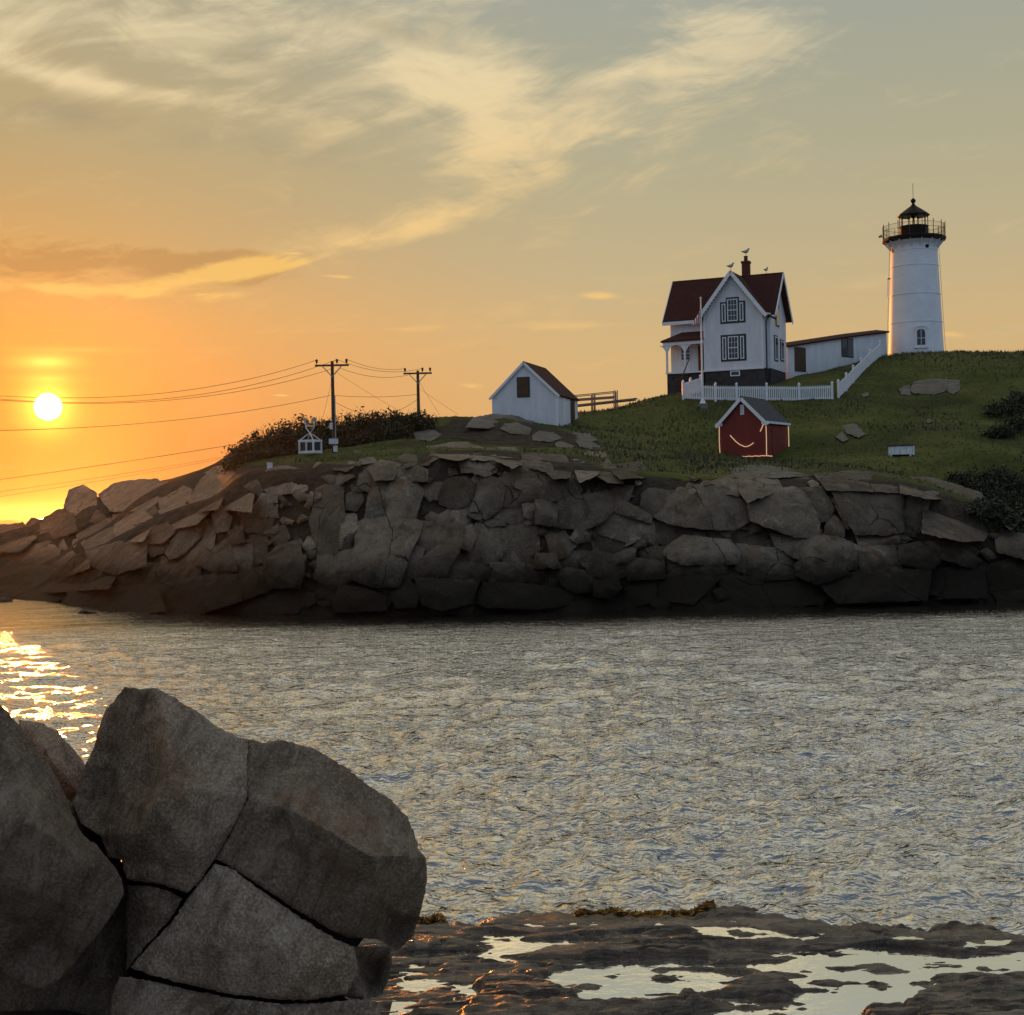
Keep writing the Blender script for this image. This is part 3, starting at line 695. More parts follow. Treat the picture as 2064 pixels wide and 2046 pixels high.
RIGHT = [
 [(0,345),(60,335),(130,340),(250,395),(250,450),(180,470),(20,420)], [(80,310),(100,285),(255,345),(250,385),(80,330)], [(220,260),(240,245),(350,250),(330,300),(260,340),(215,310)],
 [(270,350),(380,250),(480,240),(590,250),(660,310),(690,370),(620,400),(480,395),(330,370)], [(500,215),(600,190),(640,230),(640,255),(540,235)], [(440,300),(470,270),(580,270),(570,310),(500,330)],
 [(640,190),(720,175),(800,180),(830,230),(760,250),(690,280),(660,240)], [(690,290),(760,250),(900,240),(990,300),(1000,380),(1000,450),(900,440),(760,390),(710,370)], [(490,380),(560,345),(680,350),(700,400),(560,405)],
 [(940,240),(1010,240),(1060,320),(1040,370),(1005,370)], [(1000,175),(1150,170),(1380,190),(1370,240),(1160,225),(1050,225)], [(1060,230),(1160,230),(1380,245),(1370,330),(1385,420),(1320,430),(1180,430),(1130,350)],
 [(1385,250),(1440,245),(1490,300),(1480,400),(1440,425),(1390,415),(1370,330)], [(1500,260),(1600,230),(1720,270),(1780,330),(1790,390),(1740,450),(1650,450),(1490,420)], [(1390,200),(1500,205),(1650,240),(1750,285),(1500,258),(1390,240)],
 [(1060,350),(1110,400),(1110,440),(1040,440)], [(1060,270),(1110,290),(1170,400),(1140,410)], [(260,390),(330,375),(480,400),(620,430),(800,480),(800,495),(640,480),(480,450),(350,490),(265,460)],
 [(340,500),(400,460),(600,480),(640,530),(630,560),(400,560),(340,540)], [(320,570),(400,565),(580,570),(580,620),(330,610)], [(200,520),(260,500),(330,500),(310,560),(220,560)],
 [(640,490),(850,520),(900,590),(890,630),(740,640),(640,590)], [(800,445),(960,460),(1100,470),(1190,510),(1170,580),(1100,600),(900,530),(820,480)], [(910,580),(960,560),(1100,600),(1140,620),(1000,650),(920,620)],
 [(1200,510),(1340,510),(1370,550),(1360,610),(1210,590)], [(1180,450),(1260,450),(1300,490),(1200,500)], [(1270,440),(1330,425),(1390,470),(1300,490)], [(1380,500),(1460,490),(1560,550),(1500,590),(1380,560)],
 [(1500,480),(1610,490),(1720,560),(1700,575),(1560,530)], [(1600,480),(1650,470),(1720,520),(1700,540)], [(1800,420),(1932,440),(2050,460),(2050,560),(1932,540),(1820,510)], [(280,620),(440,630),(560,640),(440,750),(280,730)],
 [(500,770),(700,725),(730,790),(500,800)], [(1800,710),(1932,700),(2040,700),(2040,735),(1820,735)], [(0,640),(90,630),(110,680),(60,720),(0,710)], [(560,640),(740,650),(1000,660),(1000,740),(740,760),(600,720)],
 [(1000,650),(1300,610),(1500,620),(1480,720),(1100,730)], [(1500,600),(1750,590),(1760,720),(1520,730)], [(1760,600),(1900,560),(2050,590),(2050,690),(1780,690)], [(130,560),(200,560),(300,570),(310,630),(150,640)], [(130,650),(270,640),(270,740),(120,770)],
 [(400,235),(500,220),(540,240),(470,262)], [(830,185),(940,190),(1000,235),(900,238),(840,230)],
]
rr = np.random.default_rng(5)
BLK = [cM(p) for p in MID] + [cL(p) for p in LEFT] + [cR(p) for p in RIGHT]
for p in BLK:
    block(p, 'rock', island, 'cliff_granite', rr, depth=2.2, bulge=float(rr.choice([.2, .35, .55, .9])), shrink=float(rr.choice([-11, -9, -7, -5])), soft=float(rr.uniform(2.5, 4.5)), lift=float(rr.uniform(-.12, .3)))
# small broken stones wedged between the big ones and along the waterline
taken = [np.array(p) for p in BLK]
cnt = 0
for _ in range(4000):
    if cnt >= 145: break
    u = rr.uniform(-20, 2070); lo = np.interp(u, [0, 100, 370, 500, 700, 900, 1500, 1900, 2064], [1060, 1050, 985, 950, 925, 915, 965, 985, 1040]); v = rr.uniform(lo, np.interp(u, [0, 130, 160, 600, 2064], [1195, 1200, 1215, 1225, 1215]))
    if any((q[:, 0].min() - 4 < u < q[:, 0].max() + 4) and (q[:, 1].min() - 4 < v < q[:, 1].max() + 4) and poly_dist([(u, v)], q)[0] > -1 for q in taken): continue
    s_ = rr.uniform(9, 27); n = rr.integers(5, 8); an = np.sort(rr.uniform(0, 2 * PI, n))
    q = [(u + s_ * rr.uniform(.75, 1.15) * math.cos(x), v + s_ * .75 * rr.uniform(.75, 1.15) * math.sin(x)) for x in an]
    block(q, 'rock', island, 'cliff_granite', rr, depth=1.5, bulge=float(rr.uniform(0.15, 0.5)), step=6, shrink=0, soft=5, lift=.1); taken.append(np.array(q)); cnt += 1
# ------------------------------------------------------------------ boulders lying in the lawn
lawn = [
 (c3([(190,870),(260,790),(450,752),(640,765),(850,820),(780,870),(560,835),(400,880)]), 'long grey ledge of rock cresting the knoll left of the white gabled shed'),
 (c3([(530,890),(570,845),(680,838),(820,890),(800,940),(640,930)]), 'rounded grey rock in the grass just below the white gabled shed'),
 (c3([(980,830),(1090,790),(1160,812),(1220,860),(1100,850)]), 'dark hump of rock against the front right corner of the white gabled shed'),
 (c3([(840,960),(900,920),(1030,930),(1120,980),(1000,1010),(850,1000)]), 'flat grey rock in the middle of the outcrop below the white gabled shed'),
 (c3([(1230,930),(1400,945),(1470,1000),(1400,1010),(1260,960)]), 'upper right slab of the outcrop below the white gabled shed'),
 (c3([(1060,1040),(1120,1010),(1240,1060),(1200,1080),(1080,1080)]), 'small lowest rock of the outcrop below the white gabled shed'),
 (c3([(1250,990),(1350,990),(1490,1060),(1480,1090),(1300,1060)]), 'lower right slanting slab of the outcrop below the white gabled shed'),
 (c6([(540,300),(610,270),(620,340),(560,335)]), 'leftmost stone of the outcrop on the slope below the lighthouse'),
 (c6([(620,300),(650,250),(760,232),(885,230),(885,300),(800,330),(720,325),(640,320)]), 'long middle stone of the outcrop on the slope below the lighthouse'),
 (c6([(890,235),(972,238),(968,300),(930,330),(895,315)]), 'upright right stone of the outcrop on the slope below the lighthouse'),
 (c6([(140,560),(230,548),(295,620),(250,640),(170,610)]), 'larger of two pale rocks right of the red shed'),
 (c6([(90,640),(130,612),(175,655),(140,670)]), 'smaller of two pale rocks right of the red shed'),
 (c6([(730,530),(755,515),(772,528),(750,538)]), 'tiny pale stone alone on the slope above the white bench box'),
 (c6([(275,340),(310,325),(320,340),(290,350)]), 'tiny pale stone beside the rising end of the picket fence'),
 ([(1465,905+38),(1530,938),(1590,945),(1640,958),(1560,962),(1480,955)], 'low flat ledge of rock in the grass in front of the red shed'),
 (cM([(650,-20),(740,-40),(800,-10),(740,20),(660,15)]), 'rock half sunk in grass right of the first utility pole'),
 (cM([(330,130),(420,115),(440,140),(360,150)]), 'low rock at the grass edge below the first utility pole'),
]
for poly, lab in lawn:
    tag(block(poly, 'boulder', None, 'lawn_granite', rr, depth=1.4, bulge=0.45, step=5, soft=7, shrink=-2, lift=.22), lab, 'boulder', 'boulders in the lawn')
for poly, lab in [([(455, 1236), (472, 1228), (490, 1232), (500, 1238)], 'small dark rock awash off the left foot of the cliff'), ([(-20, 1208), (8, 1203), (28, 1208), (20, 1213), (-20, 1213)], 'low dark rock awash at the far left shore')]:
    tag(block([(u - (300 if u > 300 else 0), v) for u, v in poly], 'boulder', None, 'core_granite', rr, depth=1.0, bulge=0.25, step=4, soft=5, shrink=0, Yf=lambda u, v: Pz(u, 1236 if u > 100 else 1212, 0).y), lab, 'boulder', 'rocks awash')


# ------------------------------------------------------------------ buildings
def window(parent, x0, x1, z0, z1, y, cols=2, rows=4, fw=0.07, name='window', surround=None):
    """double-hung window on a wall plane y (outside is -y): frame, panes, muntins"""
    wn = MB()
    for a, b, c, d in ((x0, x0 + fw, z0, z1), (x1 - fw, x1, z0, z1), (x0 + fw, x1 - fw, z0, z0 + fw), (x0 + fw, x1 - fw, z1 - fw, z1), (x0 + fw, x1 - fw, (z0 + z1) / 2 - .03, (z0 + z1) / 2 + .03)):
        wn.box(a, b, y - 0.07, y + 0.02, c, d)
    o = wn.build(name, 'white_paint', parent)
    px = (x1 - x0 - 2 * fw) / cols
    for s0, s1 in ((z0 + fw, (z0 + z1) / 2 - .03), ((z0 + z1) / 2 + .03, z1 - fw)):
        MB().box(x0 + fw, x1 - fw, y - 0.03, y + 0.0, s0, s1).build('pane', 'window_glass', o)
        mu = MB()
        for k in range(1, cols): mu.box(x0 + fw + k * px - .012, x0 + fw + k * px + .012, y - .045, y - .028, s0, s1)
        for k in range(1, rows // 2): zz = s0 + (s1 - s0) * k / (rows // 2); mu.box(x0 + fw, x1 - fw, y - .043, y - .0285, zz - .012, zz + .012)
        mu.build('muntin', 'white_paint', o)
    return o


TH = math.radians(24)
house = thing('keepers_house', 'white cross-gabled keepers house with dark red roofs and brick chimney on the hilltop', 'house', P(1538.8, 740, 109), -TH)
W0 = -4.55; MX0, MX1 = -7.55, 0.3; MD0, MD1 = 1.2, 6.0; RD = 3.6; RZ = 7.42; EZ = 4.45; RS = (RZ - EZ) / (RD - MD0)
wl = MB()
wl.raw([(MX0, MD0, 0), (MX1, MD0, 0), (MX1, MD1, 0), (MX0, MD1, 0), (MX0, MD0, EZ), (MX1, MD0, EZ), (MX1, MD1, EZ), (MX0, MD1, EZ), (MX0, RD, RZ - .08), (MX1, RD, RZ - .08)],
       [(0, 3, 2, 1), (0, 1, 5, 4), (2, 3, 7, 6), (1, 2, 6, 9, 5), (3, 0, 4, 8, 7)])
wl.build('main_wall', 'white_clapboard', house)
wg = MB(); wg.prism([(W0, 0), (0, 0), (0, 4.22), (W0 / 2, 7.18), (W0, 4.22)], 'y', 0, 3.3)
wg.build('front_gable_wall', 'white_clapboard', house)
fd = MB(); fd.box(W0 + .05, -.05, .05, 3, -3, -.002); fd.box(MX0 + .05, MX1 - .05, MD0 + .05, MD1 - .05, -3, -.004); fd.box(MX0 + .03, W0 - .05, .05, MD0 + .1, -3, -.1)
fd.build('foundation', 'stone_foundation', house)


def slab(pts, th):
    """thick sheet: four corner points, pushed down by th along its normal"""
    a = [Vector(p) for p in pts]; n = (a[1] - a[0]).cross(a[3] - a[0]).normalized()
    if n.z < 0: n = -n
    b = [p - n * th for p in a]
    return MB().raw(a + b, [(0, 1, 2, 3), (7, 6, 5, 4), (0, 4, 5, 1), (1, 5, 6, 2), (2, 6, 7, 3), (3, 7, 4, 0)])


ez = RZ + .1; ev = .42
for sgn, nm in ((-1, 'roof_slope'), (1, 'roof_slope')):
    yy = RD + sgn * (RD - MD0 + ev); zz = ez - RS * (RD - MD0 + ev)
    slab([(MX0 - .5, RD, ez), (MX1 + .5, RD, ez), (MX1 + .5, yy, zz), (MX0 - .5, yy, zz)], .12).build(nm, 'red_shingle', house)
GS = (7.18 - 4.22) / (-W0 / 2); ga = 7.34
for sgn in (-1, 1):
    xx = W0 / 2 + sgn * (-W0 / 2 + .38); zz = ga - GS * (-W0 / 2 + .38)
    slab([(W0 / 2, -.42, ga), (W0 / 2, 3.5, ga), (xx, 3.5, zz), (xx, -.42, zz)], .12).build('gable_roof_slope', 'red_shingle', house)
    # barge boards with scalloped drops
    bb = MB(); bb.bar((W0 / 2, -.45, ga - .13), (xx + .02 * sgn, -.45, zz - .14), .05, .26); bb.build('barge_board', 'white_paint', house)
    sc = MB()
    for k in range(14):
        f = .12 + .06 * k; px = W0 / 2 + (xx - W0 / 2) * f; pz = ga + (zz - ga) * f - .36; sc.lathe([(.001, -.07), (.06, 0), (.001, .07)], 6, (px, -.45, pz))
    g_ = sc.build('gable_scallops', 'white_paint', house); g_['kind'] = 'stuff'
bb = MB()
for sgn in (-1, 1):
    yy = RD + sgn * (RD - MD0 + ev); zz = ez - RS * (RD - MD0 + ev)
    bb = MB(); bb.bar((MX1 + .5, RD, ez - .14), (MX1 + .5, yy, zz - .15), .05, .24); bb.build('barge_board', 'white_paint', house)
    bb = MB(); bb.bar((MX0 - .5, RD, ez - .14), (MX0 - .5, yy, zz - .15), .05, .24); bb.build('barge_board', 'white_paint', house)
MB().box(MX0 - .5, W0 - .3, MD0 - ev - .03, MD0 - ev + .04, ez - RS * (RD - MD0 + ev) - .32, ez - RS * (RD - MD0 + ev) - .06).build('eave_board', 'white_paint', house)
for x in (W0 - .004, -.12):
    MB().box(x, x + .124, -.025, .1, 0, 4.2).build('corner_board', 'white_paint', house)
MB().box(W0 - .03, .03, -.05, .08, -.10, .06).build('sill_board', 'white_paint', house)
MB().box(MX1 - .1, MX1 + .02, MD0 - .02, MD0 + .1, 0, EZ).build('corner_board', 'white_paint', house)
MB().box(MX1 - .1, MX1 + .02, MD1 - .1, MD1 + .02, 0, EZ).build('corner_board', 'white_paint', house)
ch = MB(); ch.box(-2.45, -1.9, 3.55, 4.1, 6.8, 8.45); ch.box(-2.5, -1.85, 3.5, 4.15, 8.45, 8.62); cho = ch.build('chimney', 'brick', house)
MB().lathe([(.16, 8.6), (.14, 8.95), (.17, 8.97), (.17, 9.02)], 12, (-2.18, 3.82, 0)).build('chimney_pot', 'brick', cho)
# front windows with dark surround and narrow side lights
for z0, z1, top in ((3.43, 5.38, True), (.58, 2.58, False)):
    cz1 = z1 - .05; sr = MB()
    if top: sr.prism([(-3.22, z0), (-1.29, z0), (-1.29, z1 - .32), (-1.76, z1 - .32), (-1.76, z1), (-2.76, z1), (-2.76, z1 - .32), (-3.22, z1 - .32)], 'y', -.035, .02)
    else: sr.box(-3.22, -1.27, -.035, .02, z0, z1)
    so = sr.build('window_surround', 'dark_trim', house)
    window(house, -2.66, -1.86, z0 + .15, z1 - .14, -.02, 3, 4)
    for x in (-3.09, -1.72):
        h1 = z1 - (.45 if top else .16)
        fr = MB()
        for a, b, c, d in ((x, x + .07, z0 + .14, h1), (x + .22, x + .29, z0 + .14, h1), (x + .07, x + .22, z0 + .14, z0 + .21), (x + .07, x + .22, h1 - .07, h1)): fr.box(a, b, -.075, -.02, c, d)
        fo = fr.build('side_light', 'white_paint', house); MB().box(x + .07, x + .22, -.05, -.03, z0 + .21, h1 - .07).build('pane', 'window_glass', fo)
vn = MB()
for a, b, c, d in ((-2.55, -2.47, -.55, -.14), (-1.88, -1.80, -.55, -.14), (-2.47, -1.88, -.22, -.14), (-2.47, -1.88, -.55, -.47)): vn.box(a, b, .0, .06, c, d)
vo = vn.build('cellar_vent', 'white_paint', house); MB().box(-2.47, -1.88, .03, .045, -.47, -.22).build('pane', 'window_glass', vo)
# side windows in the right gable end (built on x = MX1)
for d0, z0, z1 in ((2.9, 3.45, 5.15), (2.3, .75, 2.5), (4.2, .9, 2.35)):
    sm = MB(); sm.box(MX1 - .01, MX1 + .05, d0 - .12, d0 + 1.0, z0 - .1, z1 + .12); so = sm.build('side_window', 'dark_trim', house)
    MB().box(MX1 + .045, MX1 + .075, d0, d0 + .88, z0, z1).build('sash', 'white_paint', so); MB().box(MX1 + .07, MX1 + .085, d0 + .08, d0 + .8, z0 + .08, z1 - .08).build('pane', 'window_glass', so)
MB().tube([(.42, .75, 4.0), (.25, .75, 3.8), (.08, .75, 3.5), (.08, .75, -.6)], .05, 6).build('downspout', 'dark_trim', house)
MB().tube([(.42, .72, 4.02), (-.05, -.35, 4.02)], .06, 6).build('gutter', 'white_paint', house)
# porch tucked between the main block and the front gable
pr = MB(); pr.raw([(MX0 - .35, -.25, 2.42), (W0, -.25, 2.42), (W0, MD0, 3.15), (MX0 + .9, MD0, 3.15), (MX0 - .35, MD0 + .4, 2.42),
                   (MX0 - .35, -.25, 2.30), (W0, -.25, 2.30), (W0, MD0, 3.03), (MX0 + .9, MD0, 3.03), (MX0 - .35, MD0 + .4, 2.30)],
                  [(0, 1, 2, 3), (0, 3, 4), (6, 5, 8, 7), (5, 9, 8), (0, 5, 6, 1), (0, 4, 9, 5), (1, 6, 7, 2), (2, 7, 8, 3), (3, 8, 9, 4)])
pr.build('porch_roof', 'red_shingle', house)
MB().box(MX0 - .2, W0 - .01, -.16, -.06, 2.06, 2.30).build('porch_beam', 'white_paint', house)
MB().box(MX0 - .02, W0 - .01, -.12, MD0 - .01, -.12, -.005).build('porch_floor', 'white_paint', house)
for x in (MX0 + .02, -6.1):
    MB().box(x, x + .14, -.14, 0, 0, 2.06).build('porch_post', 'white_paint', house)
    for s_ in (-1, 1):
        br = MB(); br.prism([(x + .07, 2.06), (x + .07 + s_ * .6, 2.06), (x + .07 + s_ * .28, 1.9), (x + .07 + s_ * .1, 1.6), (x + .07, 1.35)], 'y', -.1, -.05); br.build('porch_bracket', 'white_paint', house)
window(house, -6.75, -5.95, .95, 2.05, MD0 - .01, 2, 4)
MB().box(-5.35, -4.62, MD0 - .06, MD0 + .02, 0, 2.0).build('porch_door', 'brown_door', house)
st = MB()
for k in range(5): st.box(-6.6 - .0, -5.7, -.3 - .28 * k, -.02 - .28 * k, -.2 - .2 * k - .06, -.2 - .2 * k)
st.build('porch_steps', 'old_wood', house)
MB().bar((-5.7, -.15, .9), (-5.95, -1.3, -.6), .06, .06).build('step_rail', 'old_wood', house)

# covered way from house to tower
c0 = P(1588, 752, 115.5); c1 = P(1788, 713, 123.5); cd = Vector((c1.x - c0.x, c1.y - c0.y, 0)); cl = cd.length; ca = math.atan2(cd.y, cd.x)
cway = thing('covered_walkway', 'long low white passage with red roof joining the keepers house to the lighthouse', 'passage', (c0.x, c0.y, c0.z), ca)
def zt_(u, v, s): return P(u, v, c0.y + cd.y * s).z - c0.z
b0, b1 = zt_(1588, 752, 0), zt_(1788, 713, 1); t0, t1, tm = zt_(1588, 697, 0), zt_(1790, 668, 1), zt_(1722, 676, .66)
MB().prism([(0, b0 - 2.0), (cl, b1 - 2.2), (cl, t1 - .12), (cl * .66, tm - .12), (0, t0 - .12)], 'y', 0, 2.2).build('wall', 'white_clapboard', cway)
for xa, xb, za, zb in ((-.1, cl * .66, t0, tm), (cl * .66, cl + .05, tm, t1)):
    slab([(xa, -.28, za), (xb, -.28, zb), (xb, 1.1, zb + .25), (xa, 1.1, za + .25)], .13).build('roof_slope', 'red_shingle', cway)
    slab([(xa, 2.45, za), (xb, 2.45, zb), (xb, 1.1, zb + .25), (xa, 1.1, za + .25)], .13).build('roof_slope', 'red_shingle', cway)
s_d = .075 * cl
d0_, d1_ = cl * (1601 - 1588) / 200, cl * (1622 - 1588) / 200
MB().box(d0_, d1_, -.05, .05, zt_(1601, 749, .1), zt_(1601, 700, .1)).build('door', 'brown_door', cway)
MB().box(d1_, d1_ + .08, -.06, .05, zt_(1601, 749, .1), zt_(1601, 700, .1) + .05).build('door_frame', 'white_paint', cway)
w0_, w1_ = cl * (1694 - 1588) / 200, cl * (1716 - 1588) / 200
wo = MB().box(w0_ - .06, w1_ + .06, -.04, .03, zt_(1705, 720, .58), zt_(1705, 681.5, .58)).build('window', 'dark_trim', cway)
MB().box(w0_, w1_, -.055, -.03, zt_(1705, 718, .58), zt_(1705, 683.5, .58)).build('pane', 'window_glass', wo)
MB().bar(((w0_ + w1_) / 2, -.06, zt_(1705, 718, .58)), ((w0_ + w1_) / 2, -.06, zt_(1705, 683.5, .58)), .05, .03).build('muntin', 'brown_door', wo)
MB().box(-.05, .03, -.03, .06, b0, t0 - .13).build('corner_board', 'white_paint', cway)

# ------------------------------------------------------------------ lighthouse
TX, TY = 34.78, 125.0; TZ = 16.85
lh = thing('lighthouse', 'white conical iron lighthouse tower with black lantern at the top of the hill', 'lighthouse', (TX, TY, TZ))
tr = lambda z: 2.30 - (2.30 - 1.90) * (z / 9.4)
prof = [(tr(-1.5) , -1.5), (tr(0), 0)]; seams = [2.65, 5.03, 7.46, 8.78]
for s_ in seams: prof += [(tr(s_ - .035), s_ - .035), (tr(s_) + .035, s_ - .03), (tr(s_) + .035, s_ + .03), (tr(s_ + .035), s_ + .035)]
prof += [(tr(9.25), 9.25), (2.02, 9.42), (2.3, 9.62)]
MB().lathe(prof, 64).build('tower_body', 'tower_paint', lh, smooth=30)
MB().lathe([(2.2, 9.55), (2.62, 9.66), (2.66, 9.70), (2.66, 9.90), (2.60, 9.94), (1.2, 9.96)], 16).build('gallery_deck', 'black_iron', lh)
for k in range(16):
    a = 2 * PI * k / 16
    bk = MB(); bk.prism([(1.93, 8.95), (1.98, 8.95), (2.5, 9.62), (2.0, 9.62), (1.93, 9.4)], 'y', -.03, .03)
    o = bk.build('gallery_bracket', 'tower_paint', lh); o.rotation_euler[2] = a
rl = MB(); NP = 16
for k in range(NP):
    a = 2 * PI * k / NP; x, y = 2.58 * math.cos(a), 2.58 * math.sin(a)
    MB().tube([(x, y, 9.9), (x, y, 11.18)], .03, 6).build('railing_post', 'black_iron', lh)
for z in (10.95, 10.55):
    MB().tube([(2.58 * math.cos(2 * PI * k / 48), 2.58 * math.sin(2 * PI * k / 48), z) for k in range(49)], .016, 5, False).build('railing_ring', 'black_iron', lh)
for k in range(160):
    a = 2 * PI * k / 160; rl.tube([(2.58 * math.cos(a), 2.58 * math.sin(a), 9.94), (2.58 * math.cos(a), 2.58 * math.sin(a), 10.95)], .006, 3, False)
o = rl.build('railing_mesh', 'black_iron', lh); o['kind'] = 'stuff'
MB().lathe([(1.2, 9.94), (1.2, 10.86), (1.26, 10.88), (1.26, 10.95)], 10, a0=PI / 10).build('lantern_parapet', 'black_iron', lh)
for k in range(10):
    a = PI / 10 + 2 * PI * k / 10; a2 = PI / 10 + 2 * PI * (k + 1) / 10
    MB().tube([(1.17 * math.cos(a), 1.17 * math.sin(a), 10.9), (1.17 * math.cos(a), 1.17 * math.sin(a), 11.85)], .035, 6).build('lantern_mullion', 'black_iron', lh)
    p, q = Vector((1.15 * math.cos(a), 1.15 * math.sin(a), 0)), Vector((1.15 * math.cos(a2), 1.15 * math.sin(a2), 0))
    MB().bar(p * .99 + Vector((0, 0, 11.37)), q * .99 + Vector((0, 0, 11.37)), .01, .9).build('lantern_pane', 'lantern_glass', lh)
MB().lathe([(1.22, 11.80), (1.34, 11.82), (1.36, 11.90), (1.05, 12.15), (.55, 12.5), (.28, 12.68), (.16, 12.8), (.10, 12.92)], 10, a0=PI / 10).build('lantern_roof', 'black_iron', lh)
MB().lathe([(.10, 12.9), (.12, 12.95), (.20, 13.05), (.22, 13.14), (.19, 13.24), (.08, 13.34), (.03, 13.38)], 14).build('vent_ball', 'black_iron', lh, smooth=50)
MB().tube([(0, 0, 13.3), (0, 0, 14.65)], .02, 5).build('lightning_rod', 'black_iron', lh)
MB().lathe([(.18, 10.95), (.30, 11.1), (.34, 11.37), (.30, 11.62), (.18, 11.78)], 16).build('lens', 'lantern_glass', lh, smooth=50)
MB().lathe([(.10, 10.95), (.12, 11.3), (.10, 11.5), (.05, 11.7)], 10).build('lamp', 'brass', lh)
# arched window near the ground, portholes near the top, conductor rods, lamp bracket
aw = math.atan2(-math.cos(math.atan(34.8 / 125)), -math.sin(math.atan(34.8 / 125)))     # direction towards the viewer
def on_tower(daz, z, r_off=0.0):
    a = aw + daz; r = tr(z) + r_off; return Vector((r * math.cos(a), r * math.sin(a), z)), a
wp, wa = on_tower(.18, 1.2)
wd = MB()
arch = lambda hw, z0, z1, n=8: [(-hw, z0), (hw, z0)] + [(hw * math.cos(PI * k / n), z1 + hw * .6 * math.sin(PI * k / n)) for k in range(n + 1)]
wno = MB().prism(arch(.48, .45, 1.85), 'y', -.10, .06).build('arched_window', 'white_paint', lh)
wno.location = (wp.x, wp.y, 0); wno.rotation_euler[2] = wa + PI / 2
MB().prism(arch(.33, .6, 1.72), 'y', -.12, -.09).build('pane', 'window_glass', wno)
mu = MB(); mu.box(-.02, .02, -.14, -.10, .6, 1.9); mu.box(-.33, .33, -.139, -.10, 1.15, 1.19); mu.build('muntin', 'white_paint', wno)
hd = MB()
for k in range(8):
    a, b = PI * k / 8, PI * (k + 1) / 8; hd.bar((.62 * math.cos(a), -.12, 1.9 + .3 * math.sin(a)), (.62 * math.cos(b), -.12, 1.9 + .3 * math.sin(b)), .14, .08)
hd.build('window_hood', 'white_paint', wno)
MB().box(-.58, .58, -.16, .05, .33, .45).build('window_sill', 'white_paint', wno)
for da, z in ((.58, 8.95), (-1.15, 8.85), (2.2, 8.9)):
    p, a = on_tower(da, z)
    o = MB().tube([(0, -.05, 0), (0, .1, 0)], .16, 14).build('porthole', 'black_iron', lh); o.location = p; o.rotation_euler[2] = a + PI / 2
for da in (1.62, -1.62):
    MB().tube([on_tower(da, z, .12)[0] for z in (0, 3, 6, 9.3)], .018, 5).build('conductor_rod', 'grey_metal', lh)
p, a = on_tower(-1.58, 6.6, .22); q = on_tower(-1.58, 5.1, .22)[0]
MB().bar(p, q, .05, .05).build('side_shutter', 'white_paint', lh); MB().bar(p + Vector((0, 0, .02)), on_tower(-1.58, 6.62, -.05)[0], .08, .10).build('bracket', 'black_iron', lh)
fl = MB(); fl.bar((-2.62, -.3, 10.02), (-2.98, -.6, 10.02), .05, .05); fl.build('lamp_arm', 'black_iron', lh)
fl = MB(); fl.bar((-2.92, -.5, 10.15), (-3.12, -.75, 9.98), .16, .16); fl.build('floodlight', 'grey_metal', lh)

# ------------------------------------------------------------------ white gabled shed
ws = thing('white_shed', 'white gabled shed with brown roof and square loft hatch on the rocky knoll', 'shed', P(1124.6, 841.5, 96), -math.radians(17))
Wd, Dp = 4.5, 5.2
wm = MB(); wm.prism([(-Wd, -1.2), (0, -1.2), (0, 1.50), (-Wd / 2, 3.68), (-Wd, 1.50)], 'y', 0, Dp); wm.build('wall', 'white_clapboard', ws)
for s_ in (-1, 1):
    sl_ = (3.68 - 1.5) / (Wd / 2); ov = .16; xx = -Wd / 2 + s_ * (Wd / 2 + ov); zz = 3.80 - sl_ * (Wd / 2 + ov)
    slab([(-Wd / 2, -.14, 3.80), (-Wd / 2, Dp + .12, 3.80), (xx, Dp + .12, zz), (xx, -.14, zz)], .10).build('roof_slope', 'red_shingle', ws)
    b_ = MB(); b_.bar((-Wd / 2, -.15, 3.68), (xx, -.15, zz - .11), .04, .16); b_.build('barge_board', 'white_paint', ws)
for x in (-Wd - .015, -.12): MB().box(x, x + .135, -.02, .1, -1.2, 1.45).build('corner_board', 'white_paint', ws)
MB().box(-.1, .018, .1, .2, -1.2, 1.45).build('corner_board', 'white_paint', ws); MB().box(-.1, .018, Dp - .12, Dp + .01, -1.2, 1.45).build('corner_board', 'white_paint', ws)
ht = MB().box(-2.76, -1.88, -.05, .02, 1.42, 2.76).build('loft_hatch', 'dark_trim', ws); MB().box(-2.68, -1.96, -.07, -.045, 1.50, 2.68).build('hatch_board', 'brown_door', ht)
MB().box(-.02, .05, 3.3, 4.3, -.25, 1.38).build('door', 'brown_door', ws)
MB().box(-.02, .03, 1.2, 2.3, -.4, 1.38).build('closed_door', 'white_paint', ws)

# ------------------------------------------------------------------ red shed
rs = thing('red_shed', 'small red oil house shed with white trim and dark roof on the lawn', 'shed', P(1543.9, 918, 88), -math.radians(32))
Wd, Dp = 2.95, 3.55
MB().prism([(-Wd, -.8), (0, -.8), (0, 2.0), (-Wd / 2, 3.5), (-Wd, 2.0)], 'y', 0, Dp).build('wall', 'red_siding', rs)
for s_ in (-1, 1):
    sl_ = 1.5 / (Wd / 2); ov = .2; xx = -Wd / 2 + s_ * (Wd / 2 + ov); zz = 3.66 - sl_ * (Wd / 2 + ov)
    slab([(-Wd / 2, -.2, 3.66), (-Wd / 2, Dp + .15, 3.66), (xx, Dp + .15, zz), (xx, -.2, zz)], .1).build('roof_slope', 'grey_shingle', rs)
    b_ = MB(); b_.bar((-Wd / 2, -.21, 3.50), (xx, -.21, zz - .13), .05, .2); b_.build('barge_board', 'white_paint', rs)
    MB().box(xx - .02 - (.36 if s_ > 0 else 0), xx + .02 + (.36 if s_ < 0 else 0), -.18, .06, 1.88, 2.06).build('eave_return', 'white_paint', rs)
MB().box(.02, .2, .06, Dp + .1, 1.93, 2.06).build('eave_board', 'white_paint', rs)
